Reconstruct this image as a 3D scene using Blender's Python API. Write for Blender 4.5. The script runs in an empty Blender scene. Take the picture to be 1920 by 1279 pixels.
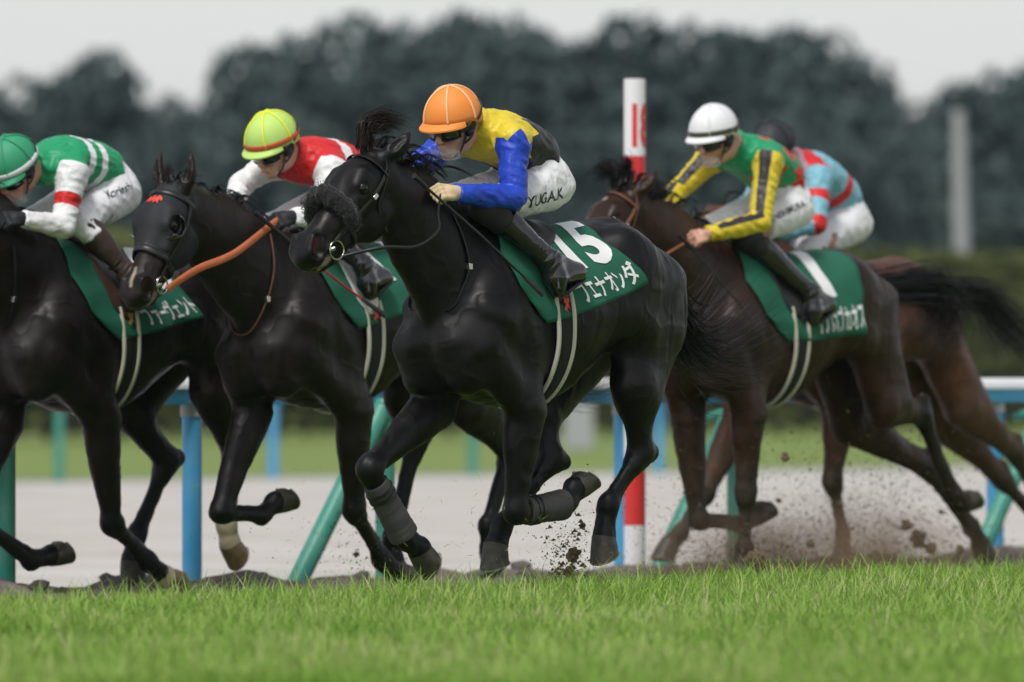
import bpy, bmesh, math, random
import numpy as np
from mathutils import Vector, Matrix, noise
from mathutils.bvhtree import BVHTree

random.seed(7)
RNG = np.random.RandomState(11)
SC = bpy.context.scene
COL = SC.collection

# ------------------------------------------------------------------ camera
FPX, CAMH, HORIZON = 13333.0, 0.95, 725.0          # focal length in pixels of a 1920 wide frame
cam_data = bpy.data.cameras.new('camera')
cam = bpy.data.objects.new('camera', cam_data)
COL.objects.link(cam)
cam_data.sensor_width = 36.0
cam_data.lens = FPX / 1920 * 36.0
cam_data.shift_y = (HORIZON - 639.5) / 1920
cam_data.clip_start, cam_data.clip_end = 0.5, 4000
cam.location = (0, 0, CAMH)
cam.rotation_euler = (math.radians(90), 0, 0)
cam_data.dof.use_dof = True
cam_data.dof.focus_distance = 30.75
cam_data.dof.aperture_fstop = 2.4
SC.camera = cam
SC.cycles.max_bounces = 6
SC.cycles.diffuse_bounces = 3
SC.cycles.glossy_bounces = 3
SC.cycles.transmission_bounces = 4
SC.cycles.volume_bounces = 0
SC.cycles.transparent_max_bounces = 6
SC.cycles.use_adaptive_sampling = True
SC.cycles.adaptive_threshold = 0.015

# ------------------------------------------------------------------ sky and light
SUN_EL, SUN_AZ = math.radians(58), math.radians(200)
world = bpy.data.worlds.new('World')
SC.world = world
world.use_nodes = True
wn, wl = world.node_tree.nodes, world.node_tree.links
bg = wn['Background']
sky = wn.new('ShaderNodeTexSky')
sky.sky_type = 'NISHITA'
sky.sun_disc = False
sky.sun_elevation = SUN_EL
sky.sun_rotation = SUN_AZ
sky.air_density, sky.dust_density, sky.ozone_density = 1.0, 1.0, 1.0
hs = wn.new('ShaderNodeHueSaturation')
hs.inputs['Saturation'].default_value = 0.22
wl.new(sky.outputs[0], hs.inputs['Color'])
# an even layer of cloud: soft, slow variation over the whole sky
tc = wn.new('ShaderNodeTexCoord')
cn = wn.new('ShaderNodeTexNoise')
cn.inputs['Scale'].default_value = 2.2
cn.inputs['Detail'].default_value = 4
wl.new(tc.outputs['Generated'], cn.inputs['Vector'])
cr = wn.new('ShaderNodeMapRange')
cr.inputs['From Min'].default_value, cr.inputs['From Max'].default_value = 0.3, 0.7
cr.inputs['To Min'].default_value, cr.inputs['To Max'].default_value = 0.92, 1.06
wl.new(cn.outputs['Fac'], cr.inputs['Value'])
mx = wn.new('ShaderNodeMix')
mx.data_type = 'RGBA'
mx.blend_type = 'MULTIPLY'
mx.inputs['Factor'].default_value = 1
wl.new(hs.outputs[0], mx.inputs[6])
wl.new(cr.outputs[0], mx.inputs[7])
wl.new(mx.outputs[2], bg.inputs['Color'])
bg.inputs['Strength'].default_value = 0.082
sun_data = bpy.data.lights.new('sun', 'SUN')
sun_data.energy = 1.5
sun_data.angle = math.radians(14)
sun_data.color = (1.0, 0.97, 0.93)
sun = bpy.data.objects.new('sun', sun_data)
COL.objects.link(sun)
sdir = Vector((math.sin(SUN_AZ) * math.cos(SUN_EL), math.cos(SUN_AZ) * math.cos(SUN_EL), math.sin(SUN_EL)))
sun.rotation_euler = sdir.to_track_quat('Z', 'Y').to_euler()
SC.view_settings.view_transform = 'Standard'
SC.view_settings.look = 'None'
SC.view_settings.exposure = 0.76
SC.view_settings.gamma = 1.0
SC.view_settings.use_curve_mapping = False
# ------------------------------------------------------------------ the course: directions
TH = math.radians(52)                                # the field runs left and towards the camera
CT, ST = math.cos(TH), math.sin(TH)
FWD = np.array([-CT, -ST, 0.0])
LEFT = np.array([ST, -CT, 0.0])
YAW = math.pi + TH
P15 = np.array([-45 / 430.0, FPX / 430.0])           # withers of the leading horse, on the ground plane

def course(fwd, inn, z=0.0):
    """a point given along the track (forward) and towards the inner rail"""
    return np.array([P15[0] + FWD[0] * fwd - LEFT[0] * inn, P15[1] + FWD[1] * fwd - LEFT[1] * inn, z])

def ground_z(inn):
    t = min(1.0, max(0.0, (inn + 0.2) / 2.0))          # a low crown in the turf, falling away to the rail
    return 0.035 * math.exp(-((inn + 0.5) / 0.9) ** 2) - 0.14 * t * t * (3 - 2 * t)

# ------------------------------------------------------------------ object helpers
def link(o):
    COL.objects.link(o)
    return o

def fast_mesh(name, v, f, smooth=True):
    v = np.asarray(v, dtype=np.float32)
    me = bpy.data.meshes.new(name)
    if isinstance(f, np.ndarray):
        n, k = f.shape
        me.vertices.add(len(v)); me.vertices.foreach_set('co', v.ravel())
        me.loops.add(n * k); me.loops.foreach_set('vertex_index', f.astype(np.int32).ravel())
        me.polygons.add(n)
        me.polygons.foreach_set('loop_start', np.arange(0, n * k, k, dtype=np.int32))
        me.update(calc_edges=True)
        me.validate()
    else:
        me.from_pydata([tuple(map(float, p)) for p in v], [], [tuple(map(int, q)) for q in f])
        me.update()
    if smooth and len(me.polygons):
        me.polygons.foreach_set('use_smooth', np.ones(len(me.polygons), dtype=bool))
    return me

def attr(me, name, vals):
    a = me.attributes.new(name, 'FLOAT', 'POINT')
    a.data.foreach_set('value', np.asarray(vals, dtype=np.float32))

def obj(name, me, mat=None, parent=None):
    o = link(bpy.data.objects.new(name, me))
    if mat is not None:
        if isinstance(mat, (list, tuple)):
            for m in mat: me.materials.append(m)
        else:
            me.materials.append(mat)
    if parent is not None:
        o.parent = parent
    return o

def tag(o, label=None, cat=None, group=None, kind=None):
    if label: o['label'] = label
    if cat: o['category'] = cat
    if group: o['group'] = group
    if kind: o['kind'] = kind
    return o

def empty(name, loc, rz=0.0):
    o = link(bpy.data.objects.new(name, None))
    o.empty_display_size = 0.1
    o.location = tuple(map(float, loc))
    o.rotation_euler = (0, 0, rz)
    return o

def nrm(a):
    a = np.asarray(a, float)
    return a / (np.linalg.norm(a) + 1e-12)

class MB:
    """collects simple shapes, built as one mesh"""
    def __init__(s): s.v, s.f, s.m = [], [], []
    def add(s, v, f, m=0):
        b = len(s.v)
        s.v += [tuple(map(float, p)) for p in v]
        s.f += [tuple(i + b for i in q) for q in f]
        s.m += [m] * len(f)
    def tube(s, pts, r, n=10, m=0, flat=1.0, up=None, cap=True, closed=False):
        """swept tube; r is a number or a list; flat squeezes it along the second axis"""
        pts = [np.asarray(p, float) for p in pts]
        k = len(pts)
        rs = list(r) if hasattr(r, '__len__') else [r] * k
        rings, prev = [], None
        for i in range(k):
            a = pts[(i - 1) % k] if closed else pts[max(0, i - 1)]
            b = pts[(i + 1) % k] if closed else pts[min(k - 1, i + 1)]
            t = nrm(b - a)
            if up is not None: u = np.asarray(up[i] if hasattr(up[0], '__len__') else up, float)
            elif prev is not None: u = prev
            else: u = np.array([0, 0, 1.0]) if abs(t[2]) < 0.9 else np.array([1.0, 0, 0])
            u = nrm(u - t * np.dot(u, t)); prev = u
            w = np.cross(t, u)
            rings.append([pts[i] + rs[i] * (math.cos(q) * u * flat + math.sin(q) * w) for q in np.linspace(0, 2 * math.pi, n, endpoint=False)])
        v = [p for ring in rings for p in ring]
        f = []
        for i in range(k if closed else k - 1):
            j = (i + 1) % k
            for q in range(n):
                f.append((i * n + q, i * n + (q + 1) % n, j * n + (q + 1) % n, j * n + q))
        if cap and not closed:
            f.append(tuple(reversed(range(n)))); f.append(tuple((k - 1) * n + q for q in range(n)))
        s.add(v, f, m)
    def box(s, c, ax, half, m=0):
        c = np.asarray(c, float); ax = [np.asarray(a, float) for a in ax]
        v = [c + sx * half[0] * ax[0] + sy * half[1] * ax[1] + sz * half[2] * ax[2] for sx in (-1, 1) for sy in (-1, 1) for sz in (-1, 1)]
        s.add(v, [(0, 1, 3, 2), (4, 6, 7, 5), (0, 4, 5, 1), (2, 3, 7, 6), (0, 2, 6, 4), (1, 5, 7, 3)], m)
    def sphere(s, c, r, m=0, n=12, k=8, ax=None):
        c = np.asarray(c, float); rr = np.ones(3) * r
        A = np.eye(3) if ax is None else np.array(ax, float)
        v, f = [], []
        for i in range(k + 1):
            ph = math.pi * i / k
            for j in range(n):
                a = 2 * math.pi * j / n
                q = np.array([math.sin(ph) * math.cos(a), math.sin(ph) * math.sin(a), math.cos(ph)]) * rr
                v.append(c + q @ A)
        for i in range(k):
            for j in range(n):
                f.append((i * n + j, (i + 1) * n + j, (i + 1) * n + (j + 1) % n, i * n + (j + 1) % n))
        s.add(v, f, m)
    def build(s, name, mat, parent=None, smooth=True, off=None, bevel=0):
        v = np.array(s.v)
        if off is not None: v = v - np.asarray(off)
        me = fast_mesh(name, v, s.f, smooth)
        me.polygons.foreach_set('material_index', np.array(s.m, dtype=np.int32))
        if smooth:
            try: me.set_sharp_from_angle(angle=math.radians(45))
            except Exception: pass
        o = obj(name, me, mat, parent)
        if bevel:
            b = o.modifiers.new('bevel', 'BEVEL'); b.width = bevel; b.segments = 2; b.limit_method = 'ANGLE'
        return o

def catmull(pts, n=6, closed=False):
    pts = [np.asarray(p, float) for p in pts]
    k = len(pts); out = []
    for i in range(k if closed else k - 1):
        p0 = pts[(i - 1) % k] if closed else pts[max(i - 1, 0)]
        p1, p2 = pts[i], pts[(i + 1) % k]
        p3 = pts[(i + 2) % k] if closed else pts[min(i + 2, k - 1)]
        for j in range(n):
            t = j / n
            out.append(0.5 * ((2 * p1) + (-p0 + p2) * t + (2 * p0 - 5 * p1 + 4 * p2 - p3) * t * t + (-p0 + 3 * p1 - 3 * p2 + p3) * t ** 3))
    if not closed: out.append(pts[-1])
    return out

# ------------------------------------------------------------------ implicit surfaces (bodies are one continuous skin)
class Grid:
    def __init__(s, lo, hi, h):
        s.h = h
        s.lo = np.asarray(lo, float)
        s.n = np.ceil((np.asarray(hi, float) - s.lo) / h).astype(int) + 1
        s.ax = [(s.lo[i] + h * np.arange(s.n[i])).astype(np.float32) for i in range(3)]
        s.d = np.full(tuple(s.n), 0.5, dtype=np.float32)
    def window(s, lo, hi):
        a = np.clip(np.floor((np.asarray(lo) - s.lo) / s.h).astype(int), 0, s.n)
        b = np.clip(np.ceil((np.asarray(hi) - s.lo) / s.h).astype(int) + 1, 0, s.n)
        return tuple(slice(int(a[i]), int(b[i])) for i in range(3))
    def prim(s, p, infl=0.0):
        kind = p[0]
        if kind == 'loft':                           # a tube with a curved middle line and changing section
            _, tab, lat, k, end, op = p
            A = tab[0, :3]; B = tab[-1, :3]; L = np.linalg.norm(B - A); w = (B - A) / L
            u = nrm(np.cross(np.asarray(lat, float), w)); v = np.cross(w, u)
            T = (tab[:, :3] - A) @ w; U = (tab[:, :3] - A) @ u; V = (tab[:, :3] - A) @ v
            ra = tab[:, 3] + infl; rb = tab[:, 4] + infl
            R = float(max(ra.max(), rb.max())) + k + .03
            W = s.window(tab[:, :3].min(0) - R, tab[:, :3].max(0) + R)
            X = s.ax[0][W[0]] - A[0]; Y = s.ax[1][W[1]] - A[1]; Z = s.ax[2][W[2]] - A[2]
            if 0 in (X.size, Y.size, Z.size): return
            def dot(q): return (X * np.float32(q[0]))[:, None, None] + (Y * np.float32(q[1]))[None, :, None] + (Z * np.float32(q[2]))[None, None, :]
            t = dot(w); tc = np.clip(t, 0, L); e = t - tc
            gi = (tc * np.float32(255 / L)).astype(np.int32)
            gt = np.linspace(0, L, 256)
            lut = lambda y: np.interp(gt, T, y).astype(np.float32)[gi]
            a = lut(ra); b = lut(rb)
            c = np.minimum(a, b) if end is None else np.float32(end + infl)
            pu = (dot(u) - lut(U)) / a; pv = (dot(v) - lut(V)) / b; e = e / c
            k0 = np.sqrt(pu * pu + pv * pv + e * e)
            pu /= a; pv /= b; e = e / c
            d = k0 * (k0 - 1) / (np.sqrt(pu * pu + pv * pv + e * e) + np.float32(1e-6))
        elif kind == 'cap':
            _, A, B, a0, b0, a1, b1, lat, k, cap, op = p
            A = np.asarray(A, float); B = np.asarray(B, float)
            a0 += infl; b0 += infl; a1 += infl; b1 += infl
            L = np.linalg.norm(B - A)
            w = (B - A) / max(L, 1e-6) if L > 1e-6 else np.array([1.0, 0, 0])
            lat = np.asarray(lat, float)
            u = np.cross(lat, w)
            if np.linalg.norm(u) < 1e-3: u = np.cross(np.array([1.0, 0.2, 0.1]), w)
            u = nrm(u); v = np.cross(w, u)
            R = max(a0, a1, b0, b1)
            pad = R + k + 0.03
            W = s.window(np.minimum(A, B) - pad, np.maximum(A, B) + pad)
            X = s.ax[0][W[0]] - A[0]; Y = s.ax[1][W[1]] - A[1]; Z = s.ax[2][W[2]] - A[2]
            if 0 in (X.size, Y.size, Z.size): return
            def dot(q): return (X * np.float32(q[0]))[:, None, None] + (Y * np.float32(q[1]))[None, :, None] + (Z * np.float32(q[2]))[None, None, :]
            t = dot(w)
            tc = np.clip(t, 0, L)
            e = t - tc
            tc *= np.float32(1 / max(L, 1e-6))
            a = np.float32(a0) + np.float32(a1 - a0) * tc
            b = np.float32(b0) + np.float32(b1 - b0) * tc
            c = np.minimum(a, b) if cap is None else np.float32(cap + infl)
            pu = dot(u) / a; pv = dot(v) / b; e = e / c
            k0 = np.sqrt(pu * pu + pv * pv + e * e)
            pu /= a; pv /= b; e = e / c
            k1 = np.sqrt(pu * pu + pv * pv + e * e) + np.float32(1e-6)
            d = k0 * (k0 - 1) / k1
        elif kind == 'half':                         # keep the side the normal points away from
            _, q, n, lo, hi = p
            W = s.window(lo, hi) if lo is not None else tuple(slice(0, int(m)) for m in s.n)
            n = nrm(n)
            X = s.ax[0][W[0]] - q[0]; Y = s.ax[1][W[1]] - q[1]; Z = s.ax[2][W[2]] - q[2]
            d = (X * np.float32(n[0]))[:, None, None] + (Y * np.float32(n[1]))[None, :, None] + (Z * np.float32(n[2]))[None, None, :]
            s.d[W] = np.maximum(s.d[W], d)
            return
        o = s.d[W]
        if op == 'u':
            if k > 0:
                hh = np.maximum(k - np.abs(o - d), 0) * np.float32(1 / k)
                s.d[W] = np.minimum(o, d) - hh * hh * np.float32(k * 0.25)
            else:
                s.d[W] = np.minimum(o, d)
        else:
            d = -d
            hh = np.maximum(k - np.abs(o - d), 0) * np.float32(1 / max(k, 1e-6))
            s.d[W] = np.maximum(o, d) + hh * hh * np.float32(k * 0.25)
    def mesh(s):
        """surface nets"""
        d = s.d
        d[0, :, :] = d[-1, :, :] = 0.5; d[:, 0, :] = d[:, -1, :] = 0.5; d[:, :, 0] = d[:, :, -1] = 0.5
        ins = d < 0
        c = ins[:-1, :-1, :-1].astype(np.int8)
        for dx in (0, 1):
            for dy in (0, 1):
                for dz in (0, 1):
                    if dx or dy or dz:
                        c = c + ins[dx:ins.shape[0] - 1 + dx, dy:ins.shape[1] - 1 + dy, dz:ins.shape[2] - 1 + dz]
        act = (c > 0) & (c < 8)
        idx = np.argwhere(act)
        ids = np.full(act.shape, -1, dtype=np.int32)
        ids[act] = np.arange(len(idx), dtype=np.int32)
        acc = np.zeros((len(idx), 3)); cnt = np.zeros(len(idx))
        corners = [(a, b, e) for a in (0, 1) for b in (0, 1) for e in (0, 1)]
        val = {q: d[idx[:, 0] + q[0], idx[:, 1] + q[1], idx[:, 2] + q[2]].astype(float) for q in corners}
        for q in corners:
            for axis in range(3):
                if q[axis] == 0:
                    q2 = list(q); q2[axis] = 1; q2 = tuple(q2)
                    a, b = val[q], val[q2]
                    m = (a < 0) != (b < 0)
                    t = np.where(m, a / (a - b + 1e-20), 0)
                    base = np.array(q, float)
                    acc[m] += base
                    acc[m, axis] += t[m]
                    cnt[m] += 1
        v = s.lo + s.h * (idx + acc / np.maximum(cnt, 1)[:, None])
        faces = []
        for axis in range(3):
            sl0 = [slice(1, -1)] * 3; sl1 = [slice(1, -1)] * 3
            sl0[axis] = slice(0, -1); sl1[axis] = slice(1, None)
            a = ins[tuple(sl0)]; b = ins[tuple(sl1)]
            cr = np.argwhere(a != b)
            if not len(cr): continue
            flip = a[tuple(cr.T)]
            base = cr.copy()
            for o in range(3):
                if o != axis: base[:, o] += 1
            o1, o2 = [(1, 2), (2, 0), (0, 1)][axis]
            def cell(d1, d2):
                q = base.copy(); q[:, o1] -= d1; q[:, o2] -= d2
                return ids[q[:, 0], q[:, 1], q[:, 2]]
            quad = np.stack([cell(1, 1), cell(0, 1), cell(0, 0), cell(1, 0)], 1)
            quad[~flip] = quad[~flip][:, ::-1]
            faces.append(quad)
        f = np.concatenate(faces)
        return v, f

def smooth_verts(v, f, it=1, lam=0.5):
    for _ in range(it):
        acc = np.zeros_like(v); cnt = np.zeros(len(v))
        for i in range(4):
            a, b = f[:, i], f[:, (i + 1) % 4]
            for q in range(3): acc[:, q] += np.bincount(a, v[b, q], len(v)) + np.bincount(b, v[a, q], len(v))
            cnt += np.bincount(a, minlength=len(v)) + np.bincount(b, minlength=len(v))
        v = v + lam * (acc / np.maximum(cnt, 1)[:, None] - v)
    return v

def vnormals(v, f):
    n = np.cross(v[f[:, 2]] - v[f[:, 0]], v[f[:, 3]] - v[f[:, 1]])
    out = np.zeros_like(v)
    for i in range(4):
        for q in range(3): out[:, q] += np.bincount(f[:, i], n[:, q], len(v))
    return out / (np.linalg.norm(out, axis=1)[:, None] + 1e-12)

def cap(A, B, r0, r1=None, lat=(0, 1, 0), k=0.03, end=None, op='u'):
    """tapered capsule with an elliptical section: r = (in the plane of movement, sideways)"""
    r0 = r0 if hasattr(r0, '__len__') else (r0, r0)
    r1 = r0 if r1 is None else (r1 if hasattr(r1, '__len__') else (r1, r1))
    return ['cap', np.asarray(A, float), np.asarray(B, float), r0[0], r0[1], r1[0], r1[1], lat, k, end, op]

def chain(pts, rs, lat=(0, 1, 0), k=0.03, end=None, n=8):
    tab = np.array(catmull([np.r_[np.asarray(p, float), r[0], r[1]] for p, r in zip(pts, rs)], n))
    return [['loft', tab, lat, k, end, 'u']]

def bounds(prims, pad=0.06):
    lo, hi = [], []
    for p in prims:
        if p[0] == 'loft':
            r = p[1][:, 3:].max(); lo.append(p[1][:, :3].min(0) - r); hi.append(p[1][:, :3].max(0) + r)
        elif p[0] == 'cap' and p[10] == 'u':
            r = max(p[3:7]); lo.append(np.minimum(p[1], p[2]) - r); hi.append(np.maximum(p[1], p[2]) + r)
    return np.min(lo, axis=0) - pad, np.max(hi, axis=0) + pad

def skin(prims, h, infl=0.0, cuts=(), smooth=1, pad=0.06):
    lo, hi = bounds(prims, pad + infl)
    g = Grid(lo, hi, h)
    for p in prims: g.prim(p, infl if isinstance(p[-1], str) and p[-1] == 'u' else -infl)
    for c in cuts: g.prim(c)
    v, f = g.mesh()
    if smooth: v = smooth_verts(v, f, smooth, 0.5)
    return v, f

def pnoise(v, sc, seed=0.0):
    """smooth lattice noise in -1..1, for many points at once"""
    p = np.asarray(v, float) * sc * 1.4 + np.array([seed * 3.7, seed * 1.3, seed * 2.1]) + 100
    i = np.floor(p).astype(np.int64); f = p - i; f = f * f * (3 - 2 * f)
    out = np.zeros(len(p))
    for a in (0, 1):
        for b in (0, 1):
            for c in (0, 1):
                n = (i[:, 0] + a) * 73856093 ^ (i[:, 1] + b) * 19349663 ^ (i[:, 2] + c) * 83492791
                n = (n ^ (n >> 13)) * 1274126177 & 0x7fffffff
                n = (n ^ (n >> 16)) & 0xffff
                w = (f[:, 0] if a else 1 - f[:, 0]) * (f[:, 1] if b else 1 - f[:, 1]) * (f[:, 2] if c else 1 - f[:, 2])
                out += w * (n / 32767.5 - 1)
    return out

# ------------------------------------------------------------------ materials
def mat(name, col, rough=0.6, metal=0.0, spec=0.5, bump=None, coat=0.0, sheen=0.0, var=None, sss=0.0, emis=None):
    """col: rgb; var: (scale, second rgb, amount); bump: (scale, strength, distance)"""
    m = bpy.data.materials.new(name); m.use_nodes = True
    nt = m.node_tree; b = nt.nodes['Principled BSDF']
    b.inputs['Base Color'].default_value = (*col, 1)
    b.inputs['Roughness'].default_value = rough
    b.inputs['Metallic'].default_value = metal
    b.inputs['Specular IOR Level'].default_value = spec
    if coat: b.inputs['Coat Weight'].default_value = coat; b.inputs['Coat Roughness'].default_value = 0.08
    if sheen: b.inputs['Sheen Weight'].default_value = sheen; b.inputs['Sheen Roughness'].default_value = 0.4
    if sss: b.inputs['Subsurface Weight'].default_value = sss; b.inputs['Subsurface Radius'].default_value = (0.01, 0.004, 0.002)
    tcn = nt.nodes.new('ShaderNodeTexCoord')
    if var:
        n = nt.nodes.new('ShaderNodeTexNoise'); n.inputs['Scale'].default_value = var[0]; n.inputs['Detail'].default_value = 5
        nt.links.new(tcn.outputs['Object'], n.inputs['Vector'])
        r = nt.nodes.new('ShaderNodeMapRange'); r.inputs['From Min'].default_value = 0.35; r.inputs['From Max'].default_value = 0.65
        r.inputs['To Max'].default_value = var[2]
        nt.links.new(n.outputs['Fac'], r.inputs['Value'])
        x = nt.nodes.new('ShaderNodeMix'); x.data_type = 'RGBA'
        x.inputs[6].default_value = (*col, 1); x.inputs[7].default_value = (*var[1], 1)
        nt.links.new(r.outputs[0], x.inputs['Factor'])
        nt.links.new(x.outputs[2], b.inputs['Base Color'])
    if bump:
        n = nt.nodes.new('ShaderNodeTexNoise'); n.inputs['Scale'].default_value = bump[0]; n.inputs['Detail'].default_value = 4
        nt.links.new(tcn.outputs['Object'], n.inputs['Vector'])
        q = nt.nodes.new('ShaderNodeBump'); q.inputs['Strength'].default_value = bump[1]; q.inputs['Distance'].default_value = bump[2]
        nt.links.new(n.outputs['Fac'], q.inputs['Height']); nt.links.new(q.outputs[0], b.inputs['Normal'])
    return m

def layered(name, base, layers, rough=0.5, sheen=0.0, spec=0.4, bump=(20, 0.6, 0.018), edge=0.0015, coat=0.0):
    """cloth dyed in patches: layers = [(attribute, rgb)], a patch covers where its attribute is above 0"""
    m = mat(name, base, rough, spec=spec, bump=bump, sheen=sheen, coat=coat)
    nt = m.node_tree; b = nt.nodes['Principled BSDF']
    prev = None
    for a, c in layers:
        at = nt.nodes.new('ShaderNodeAttribute'); at.attribute_name = a
        r = nt.nodes.new('ShaderNodeMapRange'); r.inputs['From Min'].default_value = -edge; r.inputs['From Max'].default_value = edge
        nt.links.new(at.outputs['Fac'], r.inputs['Value'])
        x = nt.nodes.new('ShaderNodeMix'); x.data_type = 'RGBA'
        x.inputs[6].default_value = (*base, 1); x.inputs[7].default_value = (*c, 1)
        if prev is not None: nt.links.new(prev, x.inputs[6])
        nt.links.new(r.outputs[0], x.inputs['Factor'])
        prev = x.outputs[2]
    if prev is not None: nt.links.new(prev, b.inputs['Base Color'])
    return m
# ------------------------------------------------------------------ ground
M = {}
def ground_mat(name, c1, c2, sc, rough=.95, bump=None, c3=None, sc3=8):
    m = mat(name, c1, rough, spec=.2, var=(sc, c2, 1.0), bump=bump)
    return m
M['turf'] = ground_mat('turf_soil', (.12, .20, .035), (.16, .18, .06), 1.4, bump=(25, .6, .03))
M['sand'] = ground_mat('pale_sand', (.55, .52, .485), (.45, .42, .385), .7, bump=(5, 1.0, .06))
M['infield'] = ground_mat('infield_grass', (.17, .235, .055), (.20, .25, .08), .25, bump=(6, .5, .05))
M['mound'] = ground_mat('dark_gravel_soil', (.125, .102, .09), (.23, .19, .17), 6.0, bump=(30, .9, .03))

def strip(name, f0, f1, nf, inns, zf, m, kind='structure', label=None):
    fs = np.linspace(f0, f1, nf)
    V, Q = [], []
    for i, f in enumerate(fs):
        for j, a in enumerate(inns):
            V.append(course(f, a, zf(f, a)))
    n = len(inns)
    for i in range(nf - 1):
        for j in range(n - 1):
            Q.append((i * n + j, (i + 1) * n + j, (i + 1) * n + j + 1, i * n + j + 1))
    me = fast_mesh(name, V, np.array(Q))
    if me.polygons[0].normal.z < 0: me.flip_normals()
    return tag(obj(name, me, m), kind=kind)

nz = lambda f, a, s, amp: amp * noise.noise(Vector((f * s, a * s, 0.3)))
strip('turf', -140, 90, 260, list(np.linspace(-60, -3, 20)) + list(np.linspace(-2.6, 3.6, 32)), lambda f, a: ground_z(a) + nz(f, a, 1.3, .012) - .015, M['turf'])
strip('sand_track', -260, 120, 150, [3.45, 3.9, 5, 7, 10, 15, 22, 30, 35.2], lambda f, a: -.15 + nz(f, a, .8, .01), M['sand'])
strip('infield_lawn', -520, 160, 60, [35.0, 40, 50, 60, 75, 120, 200, 400, 900], lambda f, a: -.115, M['infield'])
# low bank of dark soil under the rail, lumpy
def mound_z(f, a):
    t = (a - 3.25) / .80
    return -.16 + .155 * math.sin(math.pi * min(1, max(0, t))) ** .8 * (1 + .5 * noise.noise(Vector((f * 2.1, a * 2, 4)))) + nz(f, a, 9, .018)
strip('soil_bank', -14, 6, 420, list(np.linspace(3.25, 4.05, 14)), mound_z, M['mound'])

# stones on the bank
M['stone'] = mat('bank_stone', (.12, .10, .09), .9, var=(20, (.20, .175, .16), 1), bump=(40, .7, .01))
stone_me = []
for s in range(5):
    bm = bmesh.new(); bmesh.ops.create_icosphere(bm, subdivisions=2, radius=1)
    for q in bm.verts: q.co *= 1 + .35 * noise.noise(q.co * 1.3 + Vector((s * 7, 0, 0)))
    me = bpy.data.meshes.new('stone'); bm.to_mesh(me); bm.free(); me.materials.append(M['stone'])
    stone_me.append(me)
bank_group = 'dark stones lying on the soil bank under the rail'
for i in range(90):
    f = RNG.uniform(-9, 3); a = RNG.uniform(3.3, 3.85)
    r = RNG.uniform(.018, .05)
    o = link(bpy.data.objects.new('bank_stone', stone_me[i % 5]))
    o.location = course(f, a, mound_z(f, a) + r * .15); o.scale = (r * 1.3, r, r * .7); o.rotation_euler = (RNG.uniform(-.3, .3), 0, RNG.uniform(0, 6))
    tag(o, 'small dark stone on the soil bank under the rail', 'stone', bank_group)

# ------------------------------------------------------------------ grass
M['grass'] = mat('grass_blades', (.13, .235, .035), .55, spec=.25)
gm = M['grass'].node_tree; gb = gm.nodes['Principled BSDF']
oi = gm.nodes.new('ShaderNodeObjectInfo'); ge = gm.nodes.new('ShaderNodeNewGeometry')
gr = gm.nodes.new('ShaderNodeValToRGB')
ad = gm.nodes.new('ShaderNodeMath'); ad.operation = 'MULTIPLY_ADD'; ad.inputs[1].default_value = .55
gm.links.new(ge.outputs['Random Per Island'], ad.inputs[0])
a2 = gm.nodes.new('ShaderNodeMath'); a2.operation = 'MULTIPLY'; a2.inputs[1].default_value = .45
gm.links.new(oi.outputs['Random'], a2.inputs[0]); gm.links.new(a2.outputs[0], ad.inputs[2])
gn = gm.nodes.new('ShaderNodeTexNoise'); gn.inputs['Scale'].default_value = .9; gn.inputs['Detail'].default_value = 3
gm.links.new(oi.outputs['Location'], gn.inputs['Vector'])
a3 = gm.nodes.new('ShaderNodeMath'); a3.operation = 'MULTIPLY_ADD'; a3.inputs[1].default_value = 1.1; a3.inputs[2].default_value = -.5
gm.links.new(gn.outputs['Fac'], a3.inputs[0])
a4 = gm.nodes.new('ShaderNodeMath'); a4.operation = 'ADD'; gm.links.new(ad.outputs[0], a4.inputs[0]); gm.links.new(a3.outputs[0], a4.inputs[1])
gm.links.new(a4.outputs[0], gr.inputs['Fac'])
e = gr.color_ramp.elements
e[0].position = 0; e[0].color = (.135, .285, .028, 1); e[1].position = .55; e[1].color = (.265, .44, .070, 1)
q = gr.color_ramp.elements.new(.85); q.color = (.40, .52, .15, 1)
q = gr.color_ramp.elements.new(.97); q.color = (.52, .50, .26, 1)
gm.links.new(gr.outputs[0], gb.inputs['Base Color'])
tr = gm.nodes.new('ShaderNodeBsdfTranslucent'); ms = gm.nodes.new('ShaderNodeMixShader'); ms.inputs[0].default_value = .3
gm.links.new(gr.outputs[0], tr.inputs[0]); gm.links.new(gb.outputs[0], ms.inputs[1]); gm.links.new(tr.outputs[0], ms.inputs[2])
gm.links.new(ms.outputs[0], gm.nodes['Material Output'].inputs[0])
clumps = bpy.data.collections.new('grass_clumps')
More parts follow.
